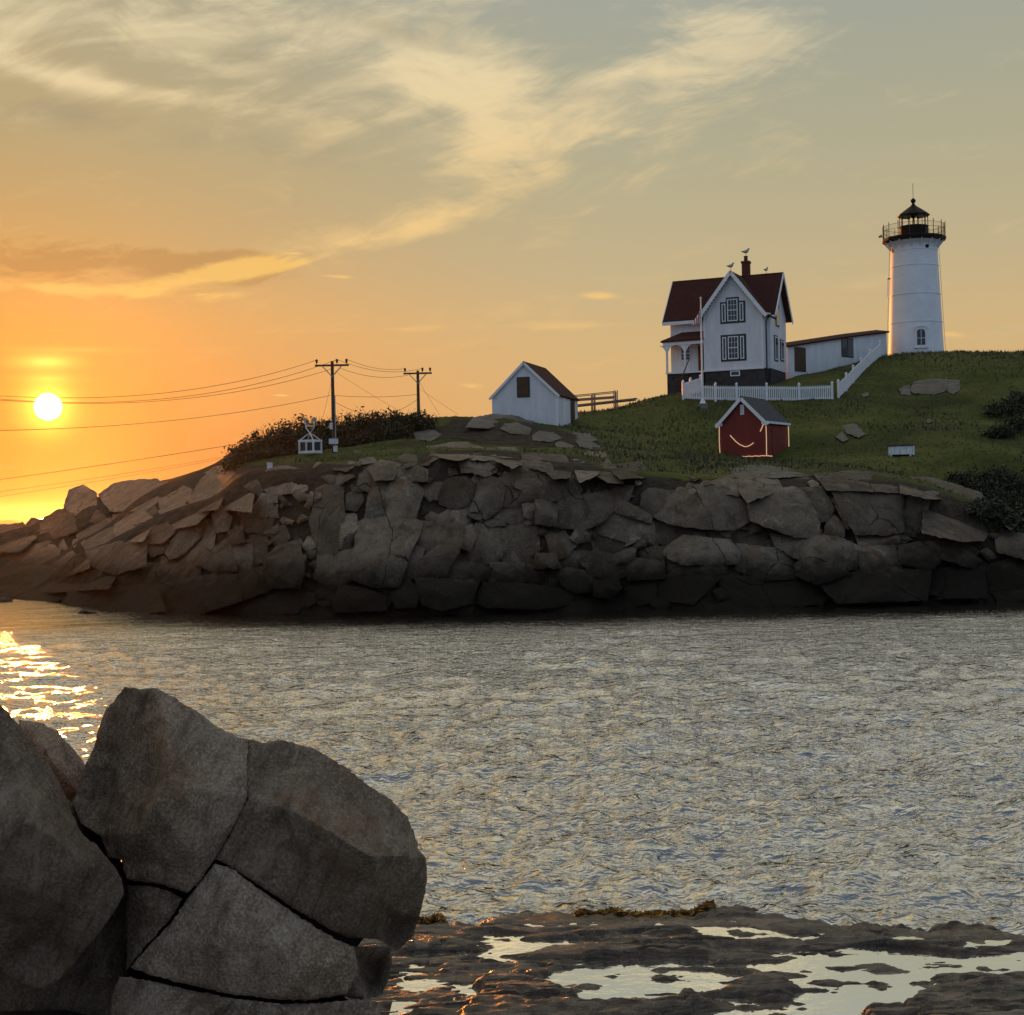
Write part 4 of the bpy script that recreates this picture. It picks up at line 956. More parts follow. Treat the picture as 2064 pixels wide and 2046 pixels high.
vt = MB().box(-1.58, -1.34, -.05, .02, 2.52, 3.12).build('gable_vent', 'white_paint', rs)
lo = MB()
for k in range(5): lo.box(-1.54, -1.38, -.062, -.045, 2.6 + k * .1, 2.64 + k * .1)
lo.build('louvres', 'grey_metal', vt)
MB().box(-.02, .025, 1.0, 2.2, -.1, 1.75).build('side_door', 'red_siding', rs)


def local(root, x, y, z):
    c, s_ = math.cos(root.rotation_euler[2]), math.sin(root.rotation_euler[2]); return Vector((root.location.x + c * x - s_ * y, root.location.y + s_ * x + c * y, root.location.z + z))


def strand(pts, lab):
    pp = []
    for i in range(len(pts) - 1):
        a, b = Vector(pts[i]), Vector(pts[i + 1]); n = max(1, int((b - a).length / .12))
        for k in range(n): pp.append(a + (b - a) * k / n + Vector((0, 0, 0.015 * math.sin(17.0 * k + i))))
    pp.append(Vector(pts[-1]))
    o = MB().tube([local(rs, *p) for p in pp], .028, 6).build('rope_light', 'rope_light_tube'); tag(o, lab, 'light string', 'rope lights on the red shed')


strand([(-Wd - .03, -.06, 1.9), (-Wd - .04, -.06, .9), (-Wd - .0, -.07, -.08), (-1.6, -.07, -.02), (.05, -.07, -.02)], 'rope light down the left edge and along the bottom of the red shed front')
strand([(.06, -.05, 1.9), (.07, -.05, 1.0), (.06, -.05, .0)], 'rope light down the front right corner of the red shed')
strand([(.07, .0, -.02), (.08, 1.6, -.06), (.07, Dp + .02, .0), (.07, Dp + .04, 1.0), (.07, Dp + .03, 1.9)], 'rope light along the bottom and far edge of the red shed side wall')
strand([(-2.27, -.06, 1.31), (-2.05, -.06, 1.06), (-1.84, -.06, .85), (-1.6, -.06, .68), (-1.37, -.06, .59), (-1.18, -.06, .59), (-1.0, -.06, .64), (-.76, -.06, .79)], 'curved rope light hanging like a smile on the red shed front')
strand([(-.32, -.06, 1.45), (-.2, -.06, 1.65), (-.12, -.06, 1.84), (-.02, -.06, 1.88)], 'short loose end of rope light under the right eave of the red shed')
# ------------------------------------------------------------------ picket fences
def fence_run(pts, lab, h=1.0, pitch=0.13):
    """pts: ground points of the posts"""
    root = thing('picket_fence', lab, 'fence', tuple(pts[0]), 0, 'white picket fence around the house yard'); o0 = Vector(pts[0])
    pts = [Vector(p) - o0 for p in pts]
    for p in pts:
        MB().box(p.x - .07, p.x + .07, p.y - .07, p.y + .07, p.z - .4, p.z + h + .12).raw([(p.x - .1, p.y - .1, p.z + h + .121), (p.x + .1, p.y - .1, p.z + h + .121), (p.x + .1, p.y + .1, p.z + h + .121), (p.x - .1, p.y + .1, p.z + h + .121), (p.x, p.y, p.z + h + .27)],
            [(3, 2, 1, 0), (0, 1, 4), (1, 2, 4), (2, 3, 4), (3, 0, 4)]).build('post', 'white_paint', root)
    for a, b in zip(pts[:-1], pts[1:]):
        for zz in (.10, h - .16): MB().bar(a + Vector((0, 0, zz)), b + Vector((0, 0, zz)), .05, .12).build('rail', 'white_paint', root)
        d = b - a; L = math.hypot(d.x, d.y); n = int(L / pitch); pk = MB(); e = Vector((d.x, d.y, 0)).normalized(); nv = Vector((e.y, -e.x, 0)) * .04
        for k in range(n):
            q = a + d * ((k + .5) / n); q2 = q + e * .04; q1 = q - e * .04; t_ = Vector((0, 0, h)); g = Vector((0, 0, -.02)); u_2 = nv * .5
            q1 = q1 + nv; q2 = q2 + nv; qm = (q1 + q2) / 2
            pk.raw([q1 + g, q2 + g, q2 + t_ - Vector((0, 0, .06)), qm + t_, q1 + t_ - Vector((0, 0, .06)), q1 + g + u_2, q2 + g + u_2, q2 + t_ - Vector((0, 0, .06)) + u_2, qm + t_ + u_2, q1 + t_ - Vector((0, 0, .06)) + u_2],
                   [(4, 3, 2, 1, 0), (5, 6, 7, 8, 9), (0, 1, 6, 5), (1, 2, 7, 6), (2, 3, 8, 7), (3, 4, 9, 8), (4, 0, 5, 9)])
        o = pk.build('pickets', 'white_paint', root); o['kind'] = 'stuff'
    return root


FY = 103.0
fence_run([P(1377, 803, FY + 1), P(1442.5, 806, FY), P(1485, 806.5, FY), P(1545.6, 806.5, FY), P(1611, 807, FY), P(1677.5, 804.5, FY)], 'long level run of white picket fence in front of the keepers house')
fence_run([P(1690, 800, 103.6), P(1706, 785, 106), P(1720, 769, 108.5), P(1736, 753, 112), P(1754, 735, 116), P(1774, 717, 120)], 'white picket fence climbing the slope towards the foot of the lighthouse')
fence_run([P(1377, 801, FY + 1.2), P(1392, 795, FY + 2.6), P(1412, 789, FY + 4.4)], 'short white picket fence return beside the house porch at the left corner')

# ------------------------------------------------------------------ flagpole and flag
fp0 = P(1416.6, 813, 101.5); fp1 = P(1410.4, 602, 101.5)
fpole = thing('flagpole', 'thin white flagpole standing in front of the picket fence', 'flagpole', tuple(fp0))
top = fp1 - fp0; top.x = 0; top.y = 0
MB().tube([(0, 0, 0), (0, 0, top.z)], [.075, .045], 10).build('pole', 'white_paint', fpole, smooth=40)
MB().lathe([(.02, 0), (.07, .05), (.07, .1), (.02, .15)], 10, (0, 0, top.z - .02)).build('truck_ball', 'white_paint', fpole, smooth=40)
MB().lathe([(.24, -.05), (.2, .05), (.1, .3), (.085, .35)], 10).build('collar', 'white_paint', fpole)
MB().box(-.32, .32, -.32, .32, -.9, -.02).build('base_block', 'concrete', fpole)
fg = MB(); nz_, nx_ = 14, 9; fv = []
for j in range(nz_ + 1):
    for i in range(nx_ + 1):
        s_ = i / nx_; t_ = j / nz_; wdt = .10 + .52 * t_ ** .8
        fv.append((-(s_ * wdt) - .05, .11 * math.sin(7.5 * s_ + .6) * (1 - .35 * t_), 1.05 * (1 - t_) - .30 * s_ * (1 - t_) + .05 * math.sin(6 * s_)))
fg.raw(fv, [(j * (nx_ + 1) + i, j * (nx_ + 1) + i + 1, (j + 1) * (nx_ + 1) + i + 1, (j + 1) * (nx_ + 1) + i) for j in range(nz_) for i in range(nx_)])
flag = fg.build('flag', 'flag_cloth', None, smooth=60); sm_ = flag.modifiers.new('thickness', 'SOLIDIFY'); sm_.thickness = .01
flag.location = (fp0.x, fp0.y, P(1412, 654, 101.5).z); tag(flag, 'limp striped red and white flag hanging from the flagpole', 'flag')

# ------------------------------------------------------------------ utility poles, wires, tram basket
def catenary(a, b, sag, n=26):
    a, b = Vector(a), Vector(b); return [a + (b - a) * (k / n) - Vector((0, 0, 4 * sag * (k / n) * (1 - k / n))) for k in range(n + 1)]


def upole(lab, base, topz, armz, hw, ang, ins, cut=0):
    r = thing('utility_pole', lab, 'utility pole', tuple(base), ang, 'wooden utility poles'); H_ = topz - base.z
    MB().tube([(0, 0, -.8), (0, 0, H_)], [.115, .085], 10).build('pole', 'old_wood', r, smooth=40)
    az_ = armz - base.z
    MB().box(-hw, hw, -.20, -.10, az_ - .05, az_ + .05).build('crossarm', 'old_wood', r)
    for s_ in (-1, 1): MB().bar((s_ * .52, -.18, az_ - .05), (0, -.14, az_ - .62), .04, .05).build('arm_brace', 'grey_metal', r)
    for x in ins: MB().lathe([(.02, 0), (.02, .06), (.07, .1), (.05, .16), (.08, .2), (.04, .28)], 8, (x, -.18, az_ + .06)).build('insulator', 'brick', r)
    return r


Y1, Y2 = 80.0, 90.0
b1_, b2_ = P(671, 921, Y1), P(845, 845, Y2); p1 = P(669.5, 728, Y1); p2 = P(842, 747, Y2)
a1 = P(669.5, 737, Y1).z; a2 = P(842, 753, Y2).z; h1_ = 34 / FPX * Y1; h2_ = 28.5 / FPX * Y2
up1 = upole('taller wooden utility pole with white boxes rising from the shrubs beside the tram basket', Vector((p1.x, Y1, b1_.z)), p1.z, a1, h1_, 0, (-h1_ + .1, .28, h1_ - .12))
up2 = upole('shorter farther wooden utility pole between the shrubs and the white shed', Vector((p2.x, Y2, b2_.z)), p2.z, a2, h2_, 0, (-h2_ + .1, 0.3, h2_ - .1))
def upl(u, v): q = P(u, v, Y1); return q.x - p1.x, q.z - b1_.z
x0, z1_ = upl(664.5, 885); x1, z0_ = upl(682.5, 895.5)
MB().box(x0, x1, -.42, -.17, z0_, z1_).build('meter_box', 'white_box_paint', up1)
x0, z1_ = upl(673.5, 899); x1, z0_ = upl(681.5, 911)
MB().box(x0, x1, -.40, -.17, z0_, z1_).build('switch_box', 'white_box_paint', up1)
x0, z1_ = upl(666, 853); MB().box(x0, x0 + .14, -.36, -.17, z1_ - .35, z1_).build('small_box', 'white_box_paint', up1)
MB().tube([(.13, -.18, z0_ - .4), (.13, -.18, z1_ + 1.5)], .03, 6).build('conduit', 'grey_metal', up1)
LE = 58.0                                                    # the wires run out of frame to the mainland on the left
wires = [
 (Vector((p1.x - h1_ + .1, Y1 - .18, a1 + .3)), P(-160, 783, LE), 1.05, 'uppermost thin wire from the taller pole out over the sea to the left'),
 (Vector((p1.x + .28, Y1 - .18, a1 + .3)), P(-160, 786, LE), 1.25, 'second wire from the taller pole out over the sea to the left'),
 (Vector((p1.x - .05, Y1, P(668, 744, Y1).z)), P(-160, 790, LE), 1.05, 'third wire from the taller pole out over the sea to the left'),
 (P(666, 797, Y1), P(-160, 868, LE), .55, 'single wire leaving the middle of the taller pole to the left'),
 (P(669, 862, Y1), P(-160, 988, LE), .12, 'thick tram cable running left from the taller pole above the tram basket'),
 (P(560, 900, Y1 + 2), P(-160, 1012, LE), .15, 'upper of two faint low wires at the far left under the tram cable'),
 (P(560, 902, Y1 + 2), P(-160, 1024, LE), .15, 'lower of two faint low wires at the far left under the tram cable'),
 (Vector((p1.x + h1_ - .12, Y1 - .18, a1 + .32)), Vector((p2.x - h2_ + .1, Y2 - .18, a2 + .3)), .25, 'uppermost wire between the two utility poles'),
 (Vector((p1.x + .28, Y1 - .18, a1 + .32)), Vector((p2.x + .3, Y2 - .18, a2 + .3)), .42, 'second wire between the two utility poles'),
 (P(685, 742, Y1), P(822, 756, Y2), .3, 'third wire between the two utility poles under the crossarms'),
 (P(673, 797, Y1), P(841, 795, Y2), .12, 'level wire between the middles of the two utility poles'),
 (P(674, 748, Y1), P(818, 836, Y2), 0.05, 'straight guy wire slanting down right from the taller pole'),
 (P(674, 809, Y1), P(750, 836, Y2 - 4), .15, 'short sagging wire from the taller pole into the shrubs'),
 (P(842, 804, Y2), P(790, 832, Y2 - 1), .1, 'short wire slanting left from the shorter pole into the shrubs'),
 (P(668, 770, Y1), P(651, 842, Y1 + 3), .02, 'guy wire dropping left of the taller pole'),
 (P(845, 770, Y2), P(886, 836, Y2 + 1), .02, 'steeper guy wire right of the shorter pole'),
 (P(845, 783, Y2), P(924, 836, Y2 + 1), .02, 'flatter guy wire right of the shorter pole'),
]
for a, b, sg, lab in wires:
    tag(MB().tube(catenary(a, b, sg), .011 if 'faint' not in lab and 'guy' not in lab else .007, 5).build('wire', 'wire', None, smooth=60), lab, 'wire', 'wires of the utility line')
bc = P(625.5, 901, Y1 - 1.2); s_ = (Y1 - 1.2) / FPX
tb = thing('tram_basket', 'small white open tram box hanging from the cable in front of the shrubs', 'tram basket', tuple(bc), math.radians(-28))
bw, bd_, bh = .45, .36, .29
fr = MB()
for x in (-bw, bw):
    for y in (-bd_, bd_): MB().box(x - .04, x + .04, y - .04, y + .04, -bh, bh).build('corner_post', 'white_box_paint', tb)
MB().box(-bw - .05, bw + .05, -bd_ - .05, bd_ + .05, -bh - .06, -bh + .08).build('floor', 'white_box_paint', tb)
for y in (-bd_, bd_): MB().box(-bw - .05, bw + .05, y - .05, y + .05, bh - .02, bh + .09).build('top_rail', 'white_box_paint', tb)
for x in (-bw, bw): MB().box(x - .049, x + .049, -bd_ + .05, bd_ - .05, bh - .02, bh + .088).build('top_rail', 'white_box_paint', tb)
for y in (-bd_, bd_): MB().box(-.04, .04, y - .03, y + .03, -bh + .08, bh - .02).build('middle_post', 'white_box_paint', tb)
MB().box(-bw + .05, bw - .05, -bd_ + .05, bd_ - .05, -bh + .08, -bh + .5).build('cargo', 'dark_trim', tb)
hz_ = P(625, 872, Y1 - 1.2).z - bc.z + .0
for x in (-bw, bw):
    for y in (-bd_, bd_): MB().tube([(x, y, bh + .05), (x * .25, y * .25, bh + .38), (0, 0, bh + .42)], .03, 5).build('hanger_arm', 'white_box_paint', tb)
MB().tube([(0, 0, bh + .35), (0, 0, hz_)], .05, 6).build('hanger_stem', 'white_box_paint', tb)
for s2 in (-1, 1):
    MB().tube([(0, 0, bh + .45), (s2 * .25, 0, hz_ + .25), (s2 * .32, 0, hz_ + .75)], .035, 5).build('hanger_fork', 'white_box_paint', tb)
    MB().tube([(s2 * .3, -.04, hz_ + .7), (s2 * .3, .04, hz_ + .7)], .12, 10).build('pulley', 'grey_metal', tb)
MB().tube([(-.28, 0, hz_ + .35), (.28, 0, hz_ + .35)], .03, 5).build('hanger_bar', 'white_box_paint', tb)
mk = ground(544, 947)
mkr = thing('marker_box', 'tiny white utility box on the rock at the left edge of the shrubs', 'box', tuple(mk), .2)
MB().box(-.13, .13, -.13, .13, -.2, .34).build('case', 'white_box_paint', mkr); MB().box(-.15, .15, -.15, .15, .341, .38).build('lid', 'grey_metal', mkr)

# ------------------------------------------------------------------ boardwalk railing behind the white shed
BY = 104.5
bwk = thing('boardwalk', 'wooden ramp with post and rail side on the slope right of the white shed', 'boardwalk', tuple(P(1164, 817, BY)))
bo = P(1164, 817, BY); L = lambda u, v: P(u, v, BY) - bo
for d_ in (0, 1.3):
    off = Vector((0, d_, 0))
    MB().bar(L(1140, 799) + off, L(1240, 789) + off, .05, .06).build('top_rail', 'weathered_rail', bwk)
    MB().bar(L(1140, 806.5) + off, L(1240, 799.5) + off, .04, .11).build('middle_rail', 'weathered_rail', bwk)
    MB().bar(L(1140, 820) + off, L(1285, 804) + off, .06, .08).build('stringer', 'weathered_rail', bwk)
    for u, v in ((1194, 795), (1199, 794.5), (1239.5, 788), (1244, 788)): q = L(u, v); MB().box(q.x - .035, q.x + .035, d_ - .1, d_ - .035, q.z - 1.7, q.z + .05).build('post', 'weathered_rail', bwk)
for k in range(36):
    q = L(1142 + 4 * k, 818.7 - k * 4 * .1103); MB().box(q.x - .06, q.x + .06, -.03, 1.33, q.z, q.z + .05).build('plank', 'weathered_rail', bwk)

# ------------------------------------------------------------------ white bench box on the lawn
bb0 = P(1817, 923, 85.5)
bx = thing('bench_box', 'low white painted box with grey lid on the lawn right of the red shed', 'box', (bb0.x, bb0.y, float(gz(bb0.x, bb0.y)) - .03), -.38)
for k in range(4): MB().box(-.68 + k * .34, -.68 + k * .34 + .325, -.34, -.30, .08, .56).build('front_board', 'white_box_paint', bx)
for k in range(4): MB().box(-.68 + k * .34, -.68 + k * .34 + .325, .30, .34, .08, .56).build('back_board', 'white_box_paint', bx)
for x in (-.70, .68): MB().box(x, x + .04, -.33, .33, .02, .58).build('end_board', 'white_box_paint', bx)
MB().box(-.76, .74, -.40, .38, .585, .64).build('lid', 'grey_shingle', bx)
for x in (-.6, .5): MB().box(x, x + .1, -.32, .32, -.05, .08).build('foot', 'white_box_paint', bx)

# ------------------------------------------------------------------ gulls
def gull(lab, loc, rz, s=1.0):
    r = thing('gull', lab, 'gull', loc, rz, 'gulls on the roofs')
    bm_ = MB(); bm_.tube([(-.30, 0, .24), (-.20, 0, .245), (-.08, 0, .25), (.06, 0, .28), (.15, 0, .34), (.19, 0, .41), (.235, 0, .445), (.28, 0, .44), (.30, 0, .435)], [.012, .045, .085, .10, .08, .05, .056, .035, .012], 10)
    bm_.build('body', 'gull_feather', r, smooth=80)
    MB().tube([(.29, 0, .437), (.36, 0, .42)], [.016, .004], 6).build('beak', 'brass', r)
    for s_ in (-1, 1):
        MB().tube([(.02, s_ * .035, .2), (.02, s_ * .035, 0), (.07, s_ * .04, -.01)], .010, 5).build('leg', 'brass', r)
        MB().raw([(.10, s_ * .10, .30), (-.36, s_ * .04, .25), (-.1, s_ * .115, .22), (.08, s_ * .08, .24), (.0, s_ * .085, .32)], [(0, 4, 1), (0, 1, 2), (0, 2, 3), (4, 2, 1)]).build('wing', 'grey_metal', r)
    r.scale = (s, s, s)


def hl(x, y, z): return tuple(local(house, x, y, z))
gull('gull standing on the tip of the front gable', hl(W0 / 2, -.3, ga - .0), .7, 1.3)
gull('gull standing on top of the brick chimney', hl(-2.18, 3.82, 9.02), .6, 1.35)
gull('gull standing on the right end of the main roof ridge', hl(-.55, RD, ez), 1.0, 1.1)


# ------------------------------------------------------------------ shrubs
def shrub(base, rx, rz_, n, lab, seed, group, leaf=.10, open_=0.0):
    r = np.random.default_rng(seed); root = thing('shrub', lab, 'shrub', tuple(base), 0, group)
    tw = MB()
    for k in range(16):
        a = r.uniform(0, 2 * PI); q = r.uniform(.15, .9)
        tw.tube([(0.1 * math.cos(a), .1 * math.sin(a), -.4), (.35 * rx * q * math.cos(a), .35 * rx * q * math.sin(a), .45 * rz_), (rx * q * math.cos(a) * .85, rx * q * math.sin(a) * .85, rz_ * r.uniform(.75, 1.4))], [.035, .02, .006], 4, False)
    tw.build('stems', 'twig', root)
    m = n // 14; th = r.uniform(0, 2 * PI, m); cz = r.uniform(-.25, 1, m); rad = r.uniform(.55, 1.0, m) ** .5; lob = 1 + .28 * np.sin(3 * th + seed) + r.normal(0, .2, m)
    C = np.stack([rx * rad * lob * np.sqrt(np.maximum(0, 1 - cz ** 2)) * np.cos(th), rx * rad * lob * np.sqrt(np.maximum(0, 1 - cz ** 2)) * np.sin(th), rz_ * (cz * rad * lob * .8 + .18)], -1)
    C = np.repeat(C, 14, 0) + r.normal(0, .15, (m * 14, 3)) * np.array([1, 1, .8])
    N = len(C); d1 = r.normal(size=(N, 3)); d1 /= np.linalg.norm(d1, axis=1)[:, None]; d2 = np.cross(d1, r.normal(size=(N, 3))); d2 /= np.linalg.norm(d2, axis=1)[:, None]
    l = r.uniform(.6, 1.3, (N, 1)) * leaf
    V = np.stack([C - d1 * l, C + d2 * l * .45, C + d1 * l, C - d2 * l * .45], 1).reshape(-1, 3)
    npmesh('crown', V, np.arange(4 * N).reshape(-1, 4), 'bayberry_leaf', root, smooth=False)
    return root


sk = [(452, 868), (476, 848), (498, 832), (522, 822), (548, 815), (576, 812), (606, 806), (640, 800), (672, 797), (702, 795), (732, 793), (762, 791), (790, 790)]
words = ['lowest and leftmost shrub on the left ridge skyline', 'second shrub from the left on the ridge skyline', 'third shrub from the left on the ridge skyline', 'fourth shrub from the left on the ridge skyline', 'fifth shrub from the left on the ridge skyline', 'skyline shrub above the left side of the tram basket', 'skyline shrub above the right side of the tram basket', 'skyline shrub just right of the taller utility pole', 'second skyline shrub right of the taller utility pole', 'skyline shrub midway between the two utility poles', 'second skyline shrub left of the shorter utility pole', 'skyline shrub just left of the shorter utility pole', 'skyline shrub at the foot of the shorter utility pole']
for i, (du, dv) in enumerate(sk):
    Y = np.interp(du, [440, 600, 800], [84, 87, 89]); b = PD(du, dv, Y); r_ = .8 + .25 * ((i * 7) % 4) / 3 + (.25 if 480 < du < 700 else 0)
    b.z = b.z - r_ * .75; b.z = min(b.z, float(gz(b.x, b.y)) + .35)
    shrub(b, r_ * 1.05, r_ * 1.05, 1500, 'dark green bayberry bush, ' + words[i], 40 + i, 'shrubs on the left ridge')
lowr = [(500, 862), (528, 858), (556, 862), (556, 838), (590, 842), (590, 862), (622, 845), (652, 838), (652, 820), (686, 826), (716, 818), (742, 812)]
lw = ['low bush beside the tiny white box', 'low bush left of the tram basket', 'bush directly below and left of the tram basket', 'bush behind the left side of the tram basket', 'bush behind the right side of the tram basket', 'bush directly below the tram basket', 'bush at the foot of the taller utility pole', 'lower bush just right of the taller utility pole', 'upper bush just right of the taller utility pole', 'bush in the second row right of the taller pole', 'second row bush midway between the poles', 'rightmost bush of the second row near the shorter pole']
for i, (du, dv) in enumerate(lowr):
    Y = 81.5 + (880 - dv) * .075; b = PD(du, dv, Y); b.z = min(b.z - .5, float(gz(b.x, b.y)) + .4)
    shrub(b, 1.05, .85, 1300, 'dark bayberry ' + lw[i], 70 + i, 'shrubs on the left ridge')
rgt = [(1815, 905, .8, 'small bush at the left tip of the dark thicket on the right cliff top'), (1845, 925, 1.0, 'bush behind the right end of the big rounded ledge'), (1880, 905, 1.1, 'upper middle bush of the dark thicket at the right edge'), (1880, 950, 1.1, 'middle bush of the dark thicket at the right edge'), (1918, 925, 1.2, 'upper right bush of the dark thicket at the right edge'),
       (1920, 970, 1.1, 'lower right bush of the dark thicket at the right edge'), (1900, 985, .9, 'lowest bush of the dark thicket above the right shore rocks'), (1860, 965, .9, 'bush hugging the right end of the big rounded ledge'),
       (1890, 775, 1.1, 'left bush of the clump high on the slope at the right edge'), (1925, 760, 1.3, 'tallest bush of the clump high on the slope at the right edge'), (1922, 805, 1.2, 'lower bush of the clump high on the slope at the right edge'), (1885, 815, .8, 'small bush under the clump high on the slope at the right edge')]
for i, (du, dv, r_, lab) in enumerate(rgt):
    g = ground(du * K, (dv + 10) * K)
    shrub(g, r_, r_ * .75, int(1500 * r_), 'dark ' + lab, 120 + i, 'shrubs on the right slope')

# ------------------------------------------------------------------ grass tufts on the hill
N = 70000
X = rng.uniform(-24, 46, N); Yg = rng.uniform(69, 128, N)
i_ = np.clip(((X - gx[0]) / .4).astype(int), 0, len(gx) - 1); j_ = np.clip(((Yg - gy[0]) / .4).astype(int), 0, len(gy) - 1)
dens = fbm(X * .3, Yg * .3, 3, 21) + .5
keep = (rk[j_, i_] < .42) & (rng.uniform(0, 1, N) < dens * 1.4) & (np.abs(X / Yg) < .40)
hx, hy = house.location.x, house.location.y
X, Yg = X[keep], Yg[keep]; n = len(X); Z = gz(X, Yg); hgt = rng.uniform(.03, .10, n) * (1 + 1.4 * (fbm(X * .15, Yg * .15, 2, 33) > .06)); a = rng.uniform(0, PI, n); wd_ = rng.uniform(.03, .08, n)
dx_ = np.cos(a) * wd_; dy_ = np.sin(a) * wd_
V = np.stack([np.stack([X - dx_, Yg - dy_, Z - .03], -1), np.stack([X + dx_, Yg + dy_, Z - .03], -1), np.stack([X + rng.normal(0, .07, n), Yg + rng.normal(0, .07, n), Z + hgt], -1)], 1).reshape(-1, 3)
gr = npmesh('grass', V, np.arange(3 * n).reshape(-1, 3), 'grass_blade', None, smooth=False); gr['kind'] = 'stuff'
tag(gr, 'rough grass covering the island hillside', 'grass')
# ------------------------------------------------------------------ the sea
vy = np.linspace(0, 1, 720)
Yr = 1 / (1 / 11.5 + (1 / 150.0 - 1 / 11.5) * vy)
Yr = np.r_[Yr, 150 * (5000 / 150) ** np.linspace(0, 1, 46)[1:]]
ac = np.r_[-6, -3, -1.5, -.9, -.6, -.48, np.linspace(-.41, .41, 620), .48, .6, .9, 1.5, 3, 6]
SX = Yr[:, None] * ac[None, :]; SYm = np.repeat(Yr[:, None], len(ac), 1)
dY = np.gradient(Yr)[:, None]; SZ = np.zeros_like(SX); wr = np.random.default_rng(3)
for k in range(70):
    lam = math.exp(wr.uniform(math.log(.2), math.log(4.0))); th = wr.normal(-PI / 2 + .25, .75); kx, ky = math.cos(th) * 2 * PI / lam, math.sin(th) * 2 * PI / lam
    amp = .0058 * lam ** .5; ph = wr.uniform(0, 2 * PI)
    fil = np.clip((lam / np.maximum(dY, SYm * .0014) - 2.2) / 2.5, 0, 1) * (SYm < 400)
    SZ += amp * fil * np.sin(kx * SX + ky * SYm + ph + 1.3 * fbm(SX * .06, SYm * .06, 2, k))
gust = .55 + 1.1 * np.clip(fbm(SX * .035, SYm * .02, 3, 77) + .45, 0, 1)
SZ *= gust * (1 - .82 * nsmooth(SYm, 42, 61))
sea = npmesh('sea', np.stack([SX, SYm, SZ], -1).reshape(-1, 3), gridfaces(len(Yr), len(ac)), 'sea_water'); sea['kind'] = 'structure'

# ------------------------------------------------------------------ wave-washed ledge with tide pools
def c4(L): return [(760 + x / 2.927, 1780 + y / 2.927) for x, y in L]
def c5(L): return [(1400 + x / 2.91, 1780 + y / 2.91) for x, y in L]
ZP = .13
def gp(L, z=ZP): return np.array([tuple(Pz(u, v, z))[:2] for u, v in L])
POOLS = [c4([(1000,540),(1130,520),(1400,470),(1932,460)]) + c5([(120,530),(240,570),(150,610),(0,612)]) + c4([(1500,640),(1350,675),(1200,670),(1100,620)]),
 c5([(440,495),(620,490),(800,520),(1300,550),(1420,585),(1200,600),(1150,580),(900,560),(760,540),(550,510)]),
 c5([(640,800),(750,690),(890,680),(930,615),(990,620),(960,665),(1060,680),(1200,650),(1160,590),(1240,610),(1240,690),(1100,690),(980,740),(970,800)]),
 c5([(250,260),(420,265),(580,315),(400,320)]), c5([(0,240),(120,260),(300,320),(150,310),(0,270)]), c5([(1170,260),(1780,255),(1790,290),(1500,300),(1400,330),(1200,300)]),
 c5([(1230,415),(1550,440),(1500,460),(1300,440)]), c5([(1600,340),(1800,330),(1740,360),(1640,360)]), c5([(600,600),(740,640),(740,655),(610,650)]), c4([(1370,200),(1500,205),(1932,255),(1600,250)]),
 c4([(170,600),(260,580),(340,610),(240,635)]), c4([(640,410),(800,365),(900,390),(700,415)]), c4([(20,700),(130,710),(60,735)]), c5([(200,690),(450,700),(700,700),(640,770),(200,775)]), c5([(620,220),(700,222),(690,238),(630,236)]),
 c5([(700,265),(940,285),(930,298),(720,290)]), c5([(1080,325),(1250,335),(1400,350),(1200,352)]), c5([(600,460),(740,462),(720,476),(620,474)]), c5([(1220,490),(1330,505),(1400,545),(1300,540)]), c5([(1650,490),(1932,460),(1932,490),(1700,530)])]
SLABS = [(c4([(560,570),(680,505),(960,540),(1090,610),(1200,685),(1400,690),(1932,640),(1932,720),(1500,800),(480,800)]), .10), (c5([(1240,615),(1500,600),(1700,570),(2100,540),(2100,840),(980,840),(1000,720),(1240,700)]), .12),
 (c5([(-20,640),(200,600),(330,515),(540,520),(610,590),(590,660),(300,685),(-20,700)]), .10), (c5([(1330,545),(1430,560),(1932,520),(2000,560),(1700,590),(1440,580)]), .07), (c5([(960,640),(1060,620),(1180,640),(1190,660),(1080,670),(965,665)]), .05)]
LIPS = [(c4([(40,425),(300,425),(560,412),(700,430)]), .10), (c4([(1130,458),(1500,452),(1932,445)]) + c5([(90,438)]), .13), (c5([(1040,372),(1300,395),(1560,425),(1790,432)]), .13), (c5([(100,372),(300,378),(540,388)]), .08),
 (c5([(-20,470),(300,482),(620,468)]), .09), (c4([(700,342),(980,342),(1280,348)]), .05), (c4([(520,308),(600,295),(760,290)]), .06), (c5([(0,212),(200,205),(320,215)]), .05), (c5([(1180,240),(1400,225),(1700,240),(1830,268)]), .09), (c5([(640,420),(780,415),(900,424)]), .07),
 (c5([(850,520),(1100,540),(1280,548)]), .05), (c5([(560,300),(680,305),(740,290)]), .05), (c4([(1480,300),(1700,305),(1932,300)]), .05), (c5([(1380,505),(1520,500),(1640,495)]), .06)]
EDGE = np.array([tuple(Pz(u, v, 0))[:2] for u, v in [(560, 1880), (700, 1868), (865, 1853), (1000, 1846), (1175, 1838), (1431, 1832), (1602, 1840), (1816, 1862), (1955, 1872), (2064, 1893), (2300, 1910)]])
lx = np.arange(-2.6, 6.9, .021); ly = np.r_[np.arange(10.2, 12.2, .06), np.arange(12.2, 17.6, .024)]
LX, LY = np.meshgrid(lx, ly); shp = LX.shape
wx = LX + fbm(LX * 1.6, LY * 3.2, 5, 61, .6) * .42; wy = LY + fbm(LX * 1.3, LY * 2.6, 5, 62, .6) * .26
pts = np.stack([wx.ravel(), wy.ravel()], -1)
h = .150 + fbm(LX * .55, LY * 1.5, 4, 63) * .085
rg = np.abs(fbm(LX * .9 + .3 * LY, LY * 3.4 - .2 * LX, 4, 64)); h += (.10 - rg) * .13
